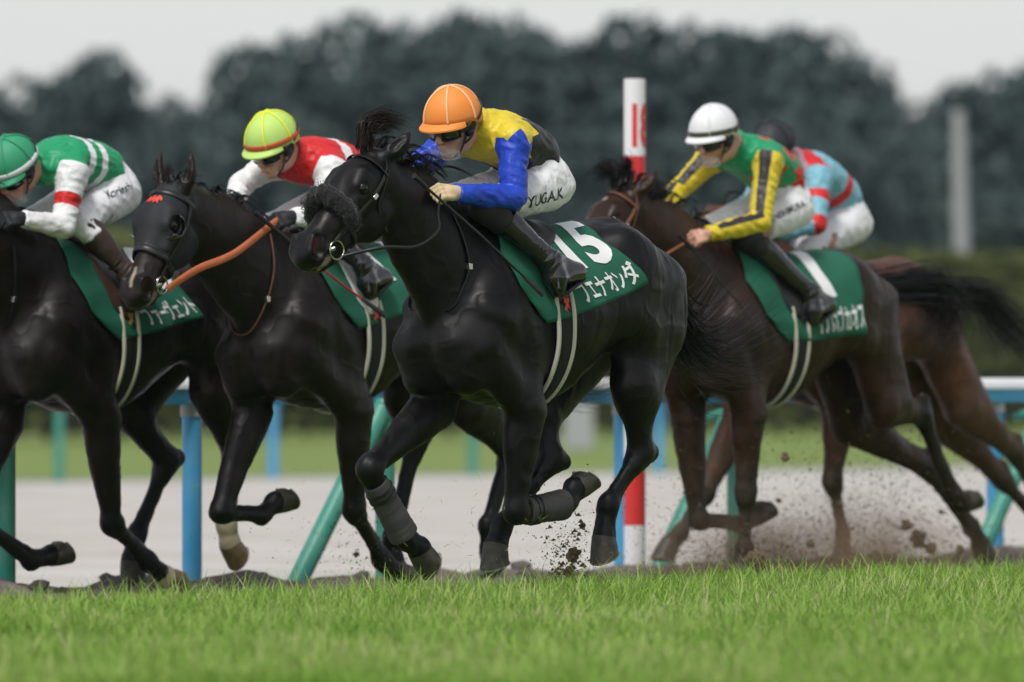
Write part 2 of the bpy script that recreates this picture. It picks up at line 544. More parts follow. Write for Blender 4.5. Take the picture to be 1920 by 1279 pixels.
for c in range(8):
    V, Q = [], []
    for b in range(20):
        a = RNG.uniform(0, 6.28); r = RNG.uniform(0, .045)
        base = np.array([r * math.cos(a), r * math.sin(a), -.012])
        hgt = RNG.uniform(.04, .10) * (1.7 if RNG.rand() < .10 else 1)
        az = RNG.uniform(0, 6.28); lean = RNG.uniform(.2, 1.7)
        d = np.array([math.cos(az), math.sin(az), 0]); w = np.array([-d[1], d[0], 0]) * RNG.uniform(.0012, .0026)
        b0 = len(V)
        for t in (0, .4, .75, 1):
            p = base + np.array([0, 0, hgt * (t - .25 * lean * t * t)]) + d * hgt * lean * t * t * .8
            ww = w * (1 - .75 * t * t)
            if t < 1: V += [p - ww, p + ww]
            else: V += [p]
        Q += [(b0, b0 + 1, b0 + 3, b0 + 2), (b0 + 2, b0 + 3, b0 + 5, b0 + 4), (b0 + 4, b0 + 5, b0 + 6)]
    me = fast_mesh('grass_clump', V, Q); me.materials.append(M['grass'])
    clumps.objects.link(bpy.data.objects.new('grass_clump', me))
# points where clumps grow: the ground the lens sees
pts = []
n_try = 0
def zone(n, y0, y1):
    Y = RNG.uniform(y0, y1, n); X = RNG.uniform(-1, 1, n) * (Y * .0755 + .3)
    w = np.stack([X, Y], 1) - P15
    inn = -(w @ LEFT[:2]); fw = w @ FWD[:2]
    tall = np.array([noise.noise(Vector((x * 2.2, y * .9, 0))) for x, y in zip(X, Y)])
    keep = (inn < 3.5) & (RNG.rand(n) < .75 + .5 * tall)
    return [(X[i], Y[i], ground_z(inn[i]) - .008) for i in np.nonzero(keep)[0]]
pts += zone(9000, 21.5, 26) + zone(17000, 26, 29.4) + zone(22000, 29.4, 33.5) + zone(6000, 33.5, 38.5)
gme = bpy.data.meshes.new('turf_grass'); gme.from_pydata(pts, [], [])
grass = tag(obj('turf_grass', gme), 'short green turf grass in front of the horses', 'grass', kind='stuff')
ng = bpy.data.node_groups.new('grass_scatter', 'GeometryNodeTree')
ng.interface.new_socket('Geometry', in_out='INPUT', socket_type='NodeSocketGeometry')
ng.interface.new_socket('Geometry', in_out='OUTPUT', socket_type='NodeSocketGeometry')
N = ng.nodes; gi = N.new('NodeGroupInput'); go = N.new('NodeGroupOutput')
m2p = N.new('GeometryNodeMeshToPoints'); ip = N.new('GeometryNodeInstanceOnPoints'); ci = N.new('GeometryNodeCollectionInfo')
ci.inputs['Collection'].default_value = clumps; ci.inputs['Separate Children'].default_value = True; ci.inputs['Reset Children'].default_value = True
ip.inputs['Pick Instance'].default_value = True
rv = N.new('FunctionNodeRandomValue'); rv.data_type = 'FLOAT_VECTOR'; rv.inputs[0].default_value = (-.3, -.3, 0); rv.inputs[1].default_value = (.3, .3, 6.28)
rs = N.new('FunctionNodeRandomValue'); rs.data_type = 'FLOAT'; rs.inputs[2].default_value = .55; rs.inputs[3].default_value = 1.5; rs.inputs['Seed'].default_value = 3
ng.links.new(gi.outputs[0], m2p.inputs['Mesh']); ng.links.new(m2p.outputs[0], ip.inputs['Points'])
ng.links.new(ci.outputs[0], ip.inputs['Instance']); ng.links.new(rv.outputs['Value'], ip.inputs['Rotation'])
ng.links.new(rs.outputs[1], ip.inputs['Scale']); ng.links.new(ip.outputs[0], go.inputs[0])
grass.modifiers.new('scatter', 'NODES').node_group = ng

# ------------------------------------------------------------------ rails
M['rail_blue'] = mat('rail_blue_paint', (.045, .32, .62), .42, var=(5, (.10, .38, .62), .9), bump=(20, .2, .004))
M['rail_sheen'] = mat('rail_painted_sky_sheen', (.78, .78, .80), .35, var=(5, (.68, .70, .72), .6))  # sky reflected on the glossy blue rail top, painted in as white
M['post_green'] = mat('post_green_paint', (.025, .26, .19), .45, var=(7, (.075, .30, .22), 1.0), bump=(30, .15, .004))
M['red'] = mat('marker_red', (.70, .035, .035), .45)
M['white'] = mat('marker_white', (.80, .80, .80), .5)
M['grey_metal'] = mat('pale_grey_metal', (.36, .37, .38), .6, metal=.1)
UP = np.array([0, 0, 1.0])
def rail_profile(f0, f1, inn, z0, z1, name, parent):
    """capped rail: blue sides, rounded top painted white as the sky reflected in it"""
    pro_b = [(-.06, z0), (.06, z0), (.065, z0 + .03), (.065, z0 + (z1 - z0) * .55), (-.065, z0 + (z1 - z0) * .55), (-.065, z0 + .03)]
    h = z0 + (z1 - z0) * .55
    pro_w = [(-.075, h), (.075, h)] + [(.075 * math.cos(a), h + .01 + (z1 - h - .01) * math.sin(a)) for a in np.linspace(0, math.pi, 9)]
    for nm, pro, mm in (('rail_beam', pro_b, M['rail_blue']), ('rail_cap', pro_w, M['rail_sheen'])):
        V, Q = [], []
        for f in np.linspace(f0, f1, 12):
            for a, z in pro: V.append(course(f, inn + a, z))
        k = len(pro)
        for i in range(11):
            for j in range(k): Q.append((i * k + j, i * k + (j + 1) % k, (i + 1) * k + (j + 1) % k, (i + 1) * k + j))
        Q += [tuple(range(k)), tuple(reversed(range(11 * k, 12 * k)))]
        m = MB(); m.add(V, Q); m.build(nm, mm, parent)
RAIL = 4.0
fence = tag(empty('running_rail', course(-3, RAIL, -.12)), 'blue running rail, top painted white as sky reflection, on round blue posts behind the horses', 'rail')
fo = course(-3, RAIL, -.12)
def px_to_course(px, inn):
    """how far along the track a line at 'inn' is met at picture column px"""
    k = (px - 960) / FPX
    a = P15[0] - LEFT[0] * inn; b = P15[1] - LEFT[1] * inn
    return (a - k * b) / (k * FWD[1] - FWD[0])
def reoff(o, off):
    for ch in o.children: ch.location = (-off[0], -off[1], -off[2])
rail_profile(-22, 9, RAIL, .86, 1.0, 'rail', fence)
f_a = px_to_course(360, RAIL); f_b = px_to_course(1168, RAIL)
step = f_a - f_b
for i in range(-2, 5):
    f = f_a - i * step
    m = MB(); m.tube([course(f, RAIL, -.2), course(f, RAIL, .86)], .05, 16); m.build('post', M['rail_blue'], fence)
    m = MB(); m.tube([course(f, RAIL, .80), course(f, RAIL, .858)], .058, 16); m.build('post_collar', M['grey_metal'], fence)
    m = MB(); c_ = course(f + .6, RAIL, .92); m.box(c_, (FWD, LEFT, UP), (.05, .071, .052)); m.build('rail_joint', M['rail_blue'], fence, bevel=.006)
reoff(fence, fo)
for o in fence.children: o.location = tuple(-fo)
# green A-frame supports just in front of the rail
f_g = px_to_course(722, RAIL - .22); f_h = px_to_course(1380, RAIL - .22)
for i in range(-1, 3):
    f = f_g - i * (f_g - f_h) if i >= 0 else px_to_course(10, RAIL - .22)
    base = course(f, RAIL - .22, -.14)
    fr = tag(empty('rail_support', base), ['green support with a slanted brace beside the left picture edge', 'green support with a slanted brace between the second and third horses from the left', 'green support with a slanted brace under the dark bay horse', 'green support with a slanted brace at the right picture edge'][i + 1], 'rail support', 'green supports bracing the rail')
    m = MB(); m.tube([np.array([0, 0, -.05]), np.array([0, 0, 1.0])], .05, 16); m.build('post', M['post_green'], fr)
    top = np.array([0, 0, 1.0])
    foot = course(f, RAIL - .22, 0) + FWD * .80 - course(f, RAIL - .22, 0)
    m = MB(); m.tube([foot + UP * -.02, top], .052, 16); m.build('brace', M['post_green'], fr)
    m = MB(); m.tube([top * .93, top * 1.01], .062, 16); m.build('collar', M['post_green'], fr)
    m = MB(); m.tube([top * .97, top * .97 - LEFT * .22 - UP * .06], .028, 10); m.build('arm', M['post_green'], fr)
# inner rail of the sand track, far behind
fence2 = tag(empty('inner_rail', course(-45, 35, -.12)), 'distant blurred rail with blue posts along the far side of the sand', 'rail')
fo2 = course(-45, 35, -.12)
rail_profile(-95, -10, 35, .84, .98, 'rail', fence2)
fs = px_to_course(886, 35); fd = fs - px_to_course(1235, 35)
for i in range(-8, 10):
    f = fs - i * fd
    m = MB(); m.tube([course(f, 35, -.2), course(f, 35, .84)], .06, 10); m.build('post', M['rail_blue'] if i % 2 else M['post_green'], fence2)
for o in fence2.children: o.location = tuple(-fo2)

# distance marker pole, red and white bands, number near its top
f_p = px_to_course(1190, RAIL - .12)
pb = course(f_p, RAIL - .12, -.12)
pole = tag(empty('distance_marker', pb), 'tall red and white banded marker pole with a red number', 'marker pole')
s_p = FPX / pb[1]
zz = lambda py: CAMH + (HORIZON - py) / s_p - pb[2]
bands = [(0, zz(985), 'white'), (zz(985), zz(860), 'red'), (zz(860), zz(600), 'white'), (zz(600), zz(450), 'red'), (zz(450), zz(293), 'red'), (zz(293), zz(148), 'white')]
for z0, z1, c in bands:
    m = MB(); m.tube([np.array([0, 0, z0 + .0005]), np.array([0, 0, z1 - .0005])], .058, 24); m.build('band', M[c], pole)
# number wrapped round the pole
def text_mesh(body, size=1.0, bold=0.0, shear=0.0, extrude=0.0):
    cu = bpy.data.curves.new('lettering', 'FONT')
    cu.body = body; cu.size = size; cu.offset = bold; cu.shear = shear; cu.align_x = 'CENTER'; cu.align_y = 'CENTER'; cu.resolution_u = 4
    o = bpy.data.objects.new('lettering', cu); COL.objects.link(o)
    dg = bpy.context.evaluated_depsgraph_get(); dg.update()
    me = bpy.data.meshes.new_from_object(o.evaluated_get(dg))
    bpy.data.objects.remove(o); bpy.data.curves.remove(cu)
    return me
def cut_mesh(me, step):
    """slice flat lettering into small pieces so that it can follow a curved surface"""
    bm = bmesh.new(); bm.from_mesh(me)
    xs = [v.co.x for v in bm.verts]; ys = [v.co.y for v in bm.verts]
    for ax, lo, hi in ((0, min(xs), max(xs)), (1, min(ys), max(ys))):
        n = int((hi - lo) / step)
        for i in range(1, n + 1):
            co = [0, 0, 0]; no = [0, 0, 0]; co[ax] = lo + (hi - lo) * i / (n + 1); no[ax] = 1
            bmesh.ops.bisect_plane(bm, geom=bm.verts[:] + bm.edges[:] + bm.faces[:], plane_co=co, plane_no=no)
    bmesh.ops.triangulate(bm, faces=bm.faces[:])
    v = np.array([tuple(x.co) for x in bm.verts]); bm.verts.index_update()
    f = np.array([[x.index for x in q.verts] for q in bm.faces])
    bm.free()
    return v, f
tm = text_mesh('18', .22, .012); tv, tf = cut_mesh(tm, .02)
zc_ = zz(240)
out = []
for x, y, _ in tv:
    a = math.atan2(-1, 0) + .55 + x * .62 / .0595
    out.append((.0592 * math.cos(a), .0592 * math.sin(a), zc_ + y * 1.35))
obj('number', fast_mesh('number', out, tf), M['red'], pole)

# ------------------------------------------------------------------ hedge and trees beyond the course
def leaf_mat(name, c1, c2):
    m = mat(name, c1, .6, spec=.2)
    nt = m.node_tree; g = nt.nodes.new('ShaderNodeNewGeometry'); r = nt.nodes.new('ShaderNodeValToRGB')
    r.color_ramp.elements[0].color = (*c1, 1); r.color_ramp.elements[1].color = (*c2, 1)
    nt.links.new(g.outputs['Random Per Island'], r.inputs['Fac']); nt.links.new(r.outputs[0], nt.nodes['Principled BSDF'].inputs['Base Color'])
    return m
M['leaf'] = leaf_mat('haze_tinted_leaves', (.052, .080, .078), (.072, .102, .096))  # bluish tint of distant haze is mixed into these leaf colours
M['hedge'] = leaf_mat('hedge_leaves', (.085, .105, .030), (.125, .145, .042))
M['bark'] = mat('bark', (.06, .05, .042), .9, bump=(12, .8, .05))
def leaf_cloud(clusters, per, size, rng, squash=.75):
    V, Q = [], []
    for c, r in clusters:
        n = max(8, int(per * r * r))
        u = rng.randn(n, 3); u /= np.linalg.norm(u, axis=1)[:, None]
        p = np.asarray(c) + u * (r * rng.uniform(.55, 1.02, n) ** .6)[:, None] * np.array([1, 1, squash])
        a = rng.randn(n, 3); a /= np.linalg.norm(a, axis=1)[:, None]
        b = np.cross(a, rng.randn(n, 3)); b /= np.linalg.norm(b, axis=1)[:, None]
        s = size * rng.uniform(.6, 1.4, n)[:, None]
        q = np.stack([p - a * s, p + b * s * .55, p + a * s, p - b * s * .55], 1)
        V.append(q.reshape(-1, 3))
    V = np.concatenate(V)
    Q = np.arange(len(V)).reshape(-1, 4)
    return V, Q
TREES = []
for t in range(4):
    rng = np.random.RandomState(40 + t)
    cl = []
    for i in range(34):                                # unit tree: 12 m tall, crown about 4 m in radius
        a = rng.uniform(0, 6.28); z = rng.uniform(.12, 1) ** .8
        rad = 3.6 * math.sin(math.pi * min(1, .28 + .62 * z)) * rng.uniform(.25, 1)
        cl.append(((rad * math.cos(a), rad * math.sin(a), 1.2 + 9.2 * z), rng.uniform(.9, 1.75)))
    V, Q = leaf_cloud(cl, 70, .27, rng)
    crown = fast_mesh('crown', V, Q, smooth=False); crown.materials.append(M['leaf'])
    m = MB(); m.tube([(0, 0, -.3), (.1, 0, 3), (.0, .15, 6.5), (.1, .1, 10)], [.34, .26, .17, .05], 10)
    for i in range(6):
        a = i * 1.05 + t; z = 3 + i * .9
        m.tube([(0, 0, z), (1.2 * math.cos(a), 1.2 * math.sin(a), z + 1.0), (2.4 * math.cos(a), 2.4 * math.sin(a), z + 1.6)], [.11, .07, .03], 7)
    tmp = m.build('trunk', M['bark']); trunk = tmp.data; bpy.data.objects.remove(tmp)
    TREES.append((crown, trunk))
tree_spec = []                                        # picture column and height of the top, distance
for px, py, Y in [(-40, 150, 215), (75, 100, 222), (190, 70, 216), (300, 140, 224), (385, 172, 214), (20, 230, 190), (250, 235, 196), (440, 215, 190),
                  (505, 40, 220), (600, -2, 214), (705, 4, 226), (800, 10, 216), (905, -18, 222), (1000, 0, 214), (1095, 28, 224), (1195, 5, 216), (1300, -12, 224), (1400, 10, 216), (1500, 4, 222), (1590, 36, 214),
                  (600, 190, 188), (760, 205, 192), (930, 190, 186), (1110, 210, 192), (1280, 200, 188), (1450, 205, 192), (1600, 235, 190),
                  (1695, 235, 205), (1790, 115, 216), (1885, 88, 222), (1975, 95, 214), (1850, 250, 188)]:
    tree_spec.append((px, py, Y))
tree_spec.sort()
names = ['first', 'second', 'third', 'fourth', 'fifth', 'sixth', 'seventh', 'eighth', 'ninth', 'tenth', 'eleventh', 'twelfth', 'thirteenth', 'fourteenth', 'fifteenth', 'sixteenth',
         'seventeenth', 'eighteenth', 'nineteenth', 'twentieth', 'twenty-first', 'twenty-second', 'twenty-third', 'twenty-fourth', 'twenty-fifth', 'twenty-sixth', 'twenty-seventh', 'twenty-eighth', 'twenty-ninth', 'thirtieth', 'thirty-first', 'thirty-second']
for i, (px, py, Y) in enumerate(tree_spec):
    s = FPX / Y
    hgt = CAMH + (HORIZON - py) / s + .1
    crown, trunk = TREES[i % 4]
    t = empty('broadleaf_tree', ((px - 960) / s, Y, -.1), RNG.uniform(0, 6.28))
    tag(t, f'dark broadleaf tree in the wooded background, {names[i]} from the left', 'tree', 'dark trees beyond the course')
    k = hgt / 11.8
    wx = k * RNG.uniform(.62, .85)
    for nm, me in (('crown', crown), ('trunk', trunk)):
        o = link(bpy.data.objects.new(nm, me)); o.parent = t; o.scale = (wx, wx, k)
# clipped hedge
hd = tag(empty('hedge', course(-95, 72, -.1)), 'long clipped green hedge far behind the rail', 'hedge')
rng = np.random.RandomState(5)
ho = course(-95, 72, -.1)
n = 26000
ff = rng.uniform(-150, -55, n); side = rng.rand(n)
inn = np.where(side < .62, 72 + rng.uniform(-.12, .15, n), 72 + rng.uniform(0, 1.6, n)); hz = np.where(side < .62, rng.uniform(0, 3.9, n), 3.85 + rng.uniform(-.15, .12, n))
c = np.stack([P15[0] + FWD[0] * ff - LEFT[0] * inn, P15[1] + FWD[1] * ff - LEFT[1] * inn, hz], 1) - ho
a = rng.randn(n, 3); a /= np.linalg.norm(a, axis=1)[:, None]; b = np.cross(a, rng.randn(n, 3)); b /= np.linalg.norm(b, axis=1)[:, None]
s = .16 * rng.uniform(.6, 1.4, n)[:, None]
obj('leaves', fast_mesh('leaves', np.stack([c - a * s, c + b * s * .6, c + a * s, c - b * s * .6], 1).reshape(-1, 3), np.arange(4 * n).reshape(-1, 4), smooth=False), M['hedge'], hd)
m = MB()
mid = (course(-55, 72.9, 1.9) + course(-150, 72.9, 1.9)) / 2 - ho
m.box(mid, (FWD, LEFT, UP), (47.5, .75, 1.85)); m.build('branches', M['bark'], hd)
# pale pole beyond the hedge
Yp = 170.0; sp = FPX / Yp
mp = tag(empty('lamp_column', ((1806 - 960) / sp, Yp, -.1)), 'tall pale grey column rising behind the hedge at the right', 'column')
m = MB(); m.tube([(0, 0, -.2), (-.02, 0, 3.9), (-.12, 0, CAMH + (HORIZON - 200) / sp)], [.22, .20, .15], 16); m.build('shaft', M['grey_metal'], mp)
m = MB(); m.tube([(0, 0, 0), (0, 0, .4)], .45, 16); m.build('base', M['grey_metal'], mp)
# small grey service cabinet on the infield
Yk = 118.0; sk = FPX / Yk
kb = tag(empty('service_cabinet', ((1085 - 960) / sk, Yk, -.11)), 'blurred grey cabinet on the infield lawn seen below the rail', 'cabinet')
m = MB(); m.box((0, 0, .65), (np.array([1.0, 0, 0]), np.array([0, 1.0, 0]), UP), (.25, .25, .65)); m.build('case', M['grey_metal'], kb, bevel=.02)
m = MB(); m.box((0, 0, 1.33), (np.array([1.0, 0, 0]), np.array([0, 1.0, 0]), UP), (.29, .29, .03)); m.build('lid', M['grey_metal'], kb)
# ------------------------------------------------------------------ horses
class Ride:
    """one runner: a local frame with x forward, y to its left, z up; origin on the ground under the withers"""
    def __init__(s, wx, scale):
        Y = FPX / scale
        s.o = np.array([(wx - 960) / scale, Y, 0.0])
        s.root = (float(s.o[0]), float(s.o[1]), 0.0)
        s.inn = -float(np.dot(LEFT, s.o - np.array([P15[0], P15[1], 0])))
    def ray(s, px, py):
        return np.array([(px - 960) / FPX, 1.0, (HORIZON - py) / FPX])
    def loc(s, w):
        w = np.asarray(w, float) - s.o
        return np.array([np.dot(FWD, w), np.dot(LEFT, w), w[2]])
    def p(s, px, py, off):
        """photograph point lying in the plane 'off' metres left of the runner's midline"""
        d = s.ray(px, py)
        t = (off + np.dot(LEFT, s.o)) / np.dot(LEFT, d)
        w = d * t; w[2] += CAMH
        return s.loc(w)
    def at_dist(s, px, py, ref, L, near=True):
        """photograph point at distance L from a local point"""
        R = s.o + FWD * ref[0] + LEFT * ref[1] + np.array([0, 0, ref[2]])
        c = np.array([0, 0, CAMH]); d = s.ray(px, py); d = d / np.linalg.norm(d)
        q = c - R; b = np.dot(q, d); cc = np.dot(q, q) - L * L
        disc = max(0.0, b * b - cc)
        t = -b - math.sqrt(disc) if near else -b + math.sqrt(disc)
        return s.loc(c + d * t)
    def q(s, spec):
        if isinstance(spec, tuple): return s.p(*spec)
        return np.array(spec, float)

Y3 = np.array([0, 1.0, 0])

def rot_about(v, a, ang):
    a = nrm(a)
    return v * math.cos(ang) + np.cross(a, v) * math.sin(ang) + a * np.dot(a, v) * (1 - math.cos(ang))

class HeadFrame:
    def __init__(s, P, M, roll=0.0):
        s.P = P; s.a = nrm(M - P); s.L = np.linalg.norm(M - P)
        up = np.array([0, 0, 1.0])
        f = nrm(up - s.a * np.dot(up, s.a))
        s.f = rot_about(f, s.a, roll)
        s.l = np.cross(s.f, s.a)                       # the horse's left
        if s.l[1] < 0 and abs(roll) < 0.5: s.l = -s.l
        s.k = s.L / 0.60; s.w = 1.17
    def __call__(s, t, f, y):
        return s.P + s.k * (s.a * t + (s.f * f + s.l * y) * s.w)

def horse_prims(R, S):
    zw, zc = S['zw'], S['zc']
    P = []
    pr = lambda x: zw + (zc - zw) * min(1, max(0, -x / 0.88))       # back line pitch
    sx = S.get('len', 1.0)
    # trunk
    st = [(.27, -.52, .22, .185), (.12, -.47, .33, .215), (-.10, -.435, .385, .25), (-.34, -.425, .365, .285), (-.58, -.37, .29, .28), (-.80, -.305, .235, .26)]
    pts = [np.array([x * sx, 0, pr(x) + z]) for x, z, a, b in st]
    P += chain(pts, [(a, b) for x, z, a, b in st], k=.05, end=.14)
    P += [cap((.16 * sx, 0, zw - .10), (-.22 * sx, 0, zw - .12), (.105, .06), (.11, .08), k=.12)]
    P += [cap((-.45 * sx, 0, pr(-.45) - .13), (-.85 * sx, 0, zc - .12), (.09, .13), (.11, .15), k=.10)]
    P += [cap((-.84 * sx, 0, zc - .215), (-1.06 * sx, 0, zc - .29), (.205, .245), (.185, .20), k=.06, end=.15)]
    P += [cap((-1.05 * sx, 0, zc - .14), (-1.18 * sx, 0, zc - .22), (.07, .075), (.05, .055), k=.08)]   # dock
    hip = S.get('hip', (0, 0))
    for s in (1, -1):
        P += [cap((-.76 * sx, s * .19, zc - .12), (-.82 * sx, s * .20, zc - .20), .055, k=.14)]        # point of hip
        P += [cap((.33 * sx, s * .095, zw - .53), (.30 * sx, s * .11, zw - .66), (.12, .11), (.105, .095), k=.07)]  # breast
        # shoulder blade
        P += [cap((-.02 * sx, s * .105, zw - .13), (.20 * sx, s * .195, zw - .42), (.12, .06), (.14, .075), k=.10)]
        # thigh muscle bodies that belong to the trunk
        P += [cap((-1.17 * sx, s * .105, zc - .27), (-1.10 * sx, s * .15, zc - .50), (.11, .085), (.115, .085), k=.12)]
        P += [cap((-.90 * sx, s * .16, zc - .24), (-.82 * sx, s * .19, zc - .46), (.19, .10), (.17, .095), k=.12)]
    R.trunk_prims = list(P)
    # neck
    H = S['head']
    poll = R.q(H['poll'])
    mz = R.at_dist(H['muzzle'][0], H['muzzle'][1], poll, H.get('L', .60), H.get('near', True))
    F = HeadFrame(poll, mz, H.get('roll', 0.0))
    thr = F(.10, -.105, 0)
    n0 = np.array([.06 * sx, 0, zw - .33]); n3 = F(.06, -.08, 0)
    bend = np.array(S.get('neck_bend', (0, 0, 0.0)))
    n1 = n0 * .62 + n3 * .38 + bend + np.array([0.0, 0, -.012]); n2 = n0 * .27 + n3 * .73 + bend * .8 + np.array([0, 0, .012])
    P += chain([n0, n1, n2, n3], [(.29, .15), (.238, .128), (.178, .10), (.13, .082)], k=.10, end=.1)
    # crest and windpipe
    ax = nrm(n3 - n0); upn = nrm(np.cross(np.cross(ax, np.array([0, 0, 1.0])), ax))
    P += [cap(n1 + upn * .19, n2 + upn * .155, (.05, .045), (.04, .038), k=.06), cap(np.array([.0, 0, zw - .10]), n1 + upn * .19, (.06, .05), (.05, .045), k=.08)]
    P += [cap(n0 * .72 + n3 * .28 - upn * .222, n2 - upn * .15, (.06, .055), (.05, .045), k=.06)]
    # head
    lat = F.l
    k = F.k * 1.15
    c = lambda a, b, r0, r1=None, kk=.03, op='u', end=None: cap(F(*a), F(*b), tuple(np.array(r0) * k) if hasattr(r0, '__len__') else r0 * k, None if r1 is None else (tuple(np.array(r1) * k) if hasattr(r1, '__len__') else r1 * k), lat, kk, end, op)
    hp = []
    tfy = [(.05, -.045, (.078, .07)), (.14, -.032, (.092, .084)), (.22, -.03, (.092, .088)), (.31, -.035, (.078, .068)), (.41, -.035, (.063, .056)), (.50, -.030, (.060, .060)), (.555, -.034, (.054, .060))]
    hp += chain([F(t, q, 0) for t, q, r in tfy], [tuple(np.array(r) * k) for t, q, r in tfy], lat, .03, n=3)
    hp.append(c((.19, -.135, 0), (.25, -.13, 0), (.098, .068), (.085, .062), .03))     # jowls
    hp.append(c((.25, -.135, 0), (.40, -.095, 0), (.06, .052), (.042, .04), .03))      # jaw
    hp.append(c((.40, -.097, 0), (.50, -.095, 0), (.04, .038), (.032, .036), .025))
    hp.append(c((.505, -.100, 0), (.545, -.098, 0), (.030, .036), (.024, .034), .02))    # chin
    hp.append(c((.565, -.055, 0), (.578, -.03, 0), (.036, .050), (.036, .048), .02))    # upper lip
    for s in (1, -1):
        hp.append(c((.17, .020, s * .062), (.225, .016, s * .072), (.026, .024), (.022, .020), .04))   # brow
        hp.append(c((.25, -.012, s * .078), (.40, -.035, s * .050), .014, .010, .03))                  # cheek ridge
        hp.append(c((.212, -.005, s * .098), (.226, -.006, s * .099), .022, .022, .012, 'c'))          # eye socket
        hp.append(c((.190, .012, s * .076), (.205, -.022, s * .083), .010, .008, .012))               # upper lid
        hp.append(c((.505, .000, s * .046), (.56, -.022, s * .044), (.040, .022), (.038, .022), .025))  # nostril wing
        hp.append(c((.512, .008, s * .068), (.552, -.022, s * .064), (.016, .024), (.026, .028), .008, 'c'))
        hp.append(c((.465, -.072, s * .052), (.62, -.080, s * .020), .0085, .010, .010, 'c'))         # mouth line
        ed = S['head'].get('ears', [(-.10, -.06, .03), (-.10, -.06, .03)])[0 if s > 0 else 1]
        b0 = np.array([.015, -.02, s * .052]); ev = np.array([ed[0], ed[1], s * ed[2]])
        bow = np.array([0, 0, s * .012])
        ep = [b0, b0 + ev * .35 + bow, b0 + ev * .70 + bow, b0 + ev]
        hp += chain([F(*q) for q in ep], [(.026 * k, .026 * k), (.034 * k, .028 * k), (.022 * k, .018 * k), (.005 * k, .005 * k)], lat, .018)
        o = np.array(S['head'].get('ear_open', (.0, .02, .018)), float); o[2] = s * abs(o[2])
        hp.append(c(tuple(ep[0] * .4 + ep[1] * .6 + o * 1.15), tuple(ep[1] * .2 + ep[2] * .8 + o * .8), (.018, .016), (.010, .009), .008, 'c'))
    P += hp
    # legs
    legs = {}
    for nm in ('fl', 'fr'):
        s = 1 if nm == 'fl' else -1
        E, N, FT, C, T = [R.q(q) for q in S[nm]]
        SPt = np.array([.34 * sx, s * .175, zw - .52]) * .75 + np.array([E[0] + .12, s * .175, E[2] + .24]) * .25
        P += [cap(SPt, E, (.105, .075), (.095, .07), k=.05)]
        P += [cap(np.array([-.0 * sx, s * .17, zw - .42]), E + np.array([-.01, 0, .04]), (.12, .065), (.08, .06), k=.05)]   # triceps
        w = N - E
        lat = nrm(Y3 - nrm(w) * np.dot(Y3, nrm(w)))
        fb = -nrm(np.cross(lat, nrm(w)))                # front of the limb
        P += chain([E, E + w * .3 + fb * .008, E + w * .62 + fb * .002, E + w * .88, N], [(.108, .078), (.098, .07), (.072, .057), (.053, .049), (.052, .050)], lat, k=.025)
        P += [cap(N - w * .03, N + nrm(FT - N) * .035, (.055, .053), (.049, .048), lat, .035)]
        P += [cap(N + fb * -.028 - w * .02, N + fb * -.024 + nrm(FT - N) * .03, (.034, .034), (.024, .028), lat, .025)]
        leg_lower(P, N, FT, C, T, (.045, .039), lat)
        legs[nm] = (E, N, FT, C, T)
    for nm in ('hl', 'hr'):
        s = 1 if nm == 'hl' else -1
        SF, K, FT, C, T = [R.q(q) for q in S[nm]]
        HJ = np.array([-.93 * sx, s * .13, zc - .27])
        w = SF - HJ
        P += [cap(HJ, SF, (.19, .115), (.105, .082), k=.06)]
        P += [cap(SF + np.array([.02, 0, .03]), SF - np.array([0, 0, .03]), (.075, .07), (.065, .06), k=.05)]
        g = K - SF
        lat = nrm(Y3 - nrm(g) * np.dot(Y3, nrm(g)))
        fb = -nrm(np.cross(lat, nrm(g)))
        BT = np.array([-1.16 * sx, s * .12, zc - .36])
        P += chain([BT + np.array([0, 0, .08]), BT + np.array([.01, 0, -.10]), SF + g * .30 - fb * .06, SF + g * .62 - fb * .03], [(.11, .08), (.125, .09), (.085, .068), (.045, .038)], k=.07)
        P += [cap(HJ + np.array([-.06, 0, -.05]), SF + g * .25 - fb * .03, (.17, .11), (.09, .066), k=.06)]
        P += chain([SF, SF + g * .3, SF + g * .65, K], [(.12, .085), (.10, .075), (.067, .054), (.060, .048)], lat, k=.04)
        cw = nrm(FT - K)
        cb = np.cross(nrm(np.cross(cw, lat)), lat)
        back = -nrm(-nrm(np.cross(lat, cw)))            # behind the cannon
        PK = K + back * .062 - cw * .055
        P += [cap(K, PK, (.044, .036), (.030, .025), lat, .03), cap(SF + g * .55 - fb * .045, PK, (.026, .02), (.022, .018), lat, .03)]
        P += [cap(PK, K + cw * .08 + back * .018, (.033, .028), (.030, .027), lat, .03)]
        P += [cap(K - cw * .02, K + cw * .06, (.058, .05), (.048, .043), lat, .03)]
        leg_lower(P, K, FT, C, T, (.049, .042), lat)
        legs[nm] = (SF, K, FT, C, T)
    R.head_prims = hp
    return P, legs, F, (n0, n1, n2, n3, upn)

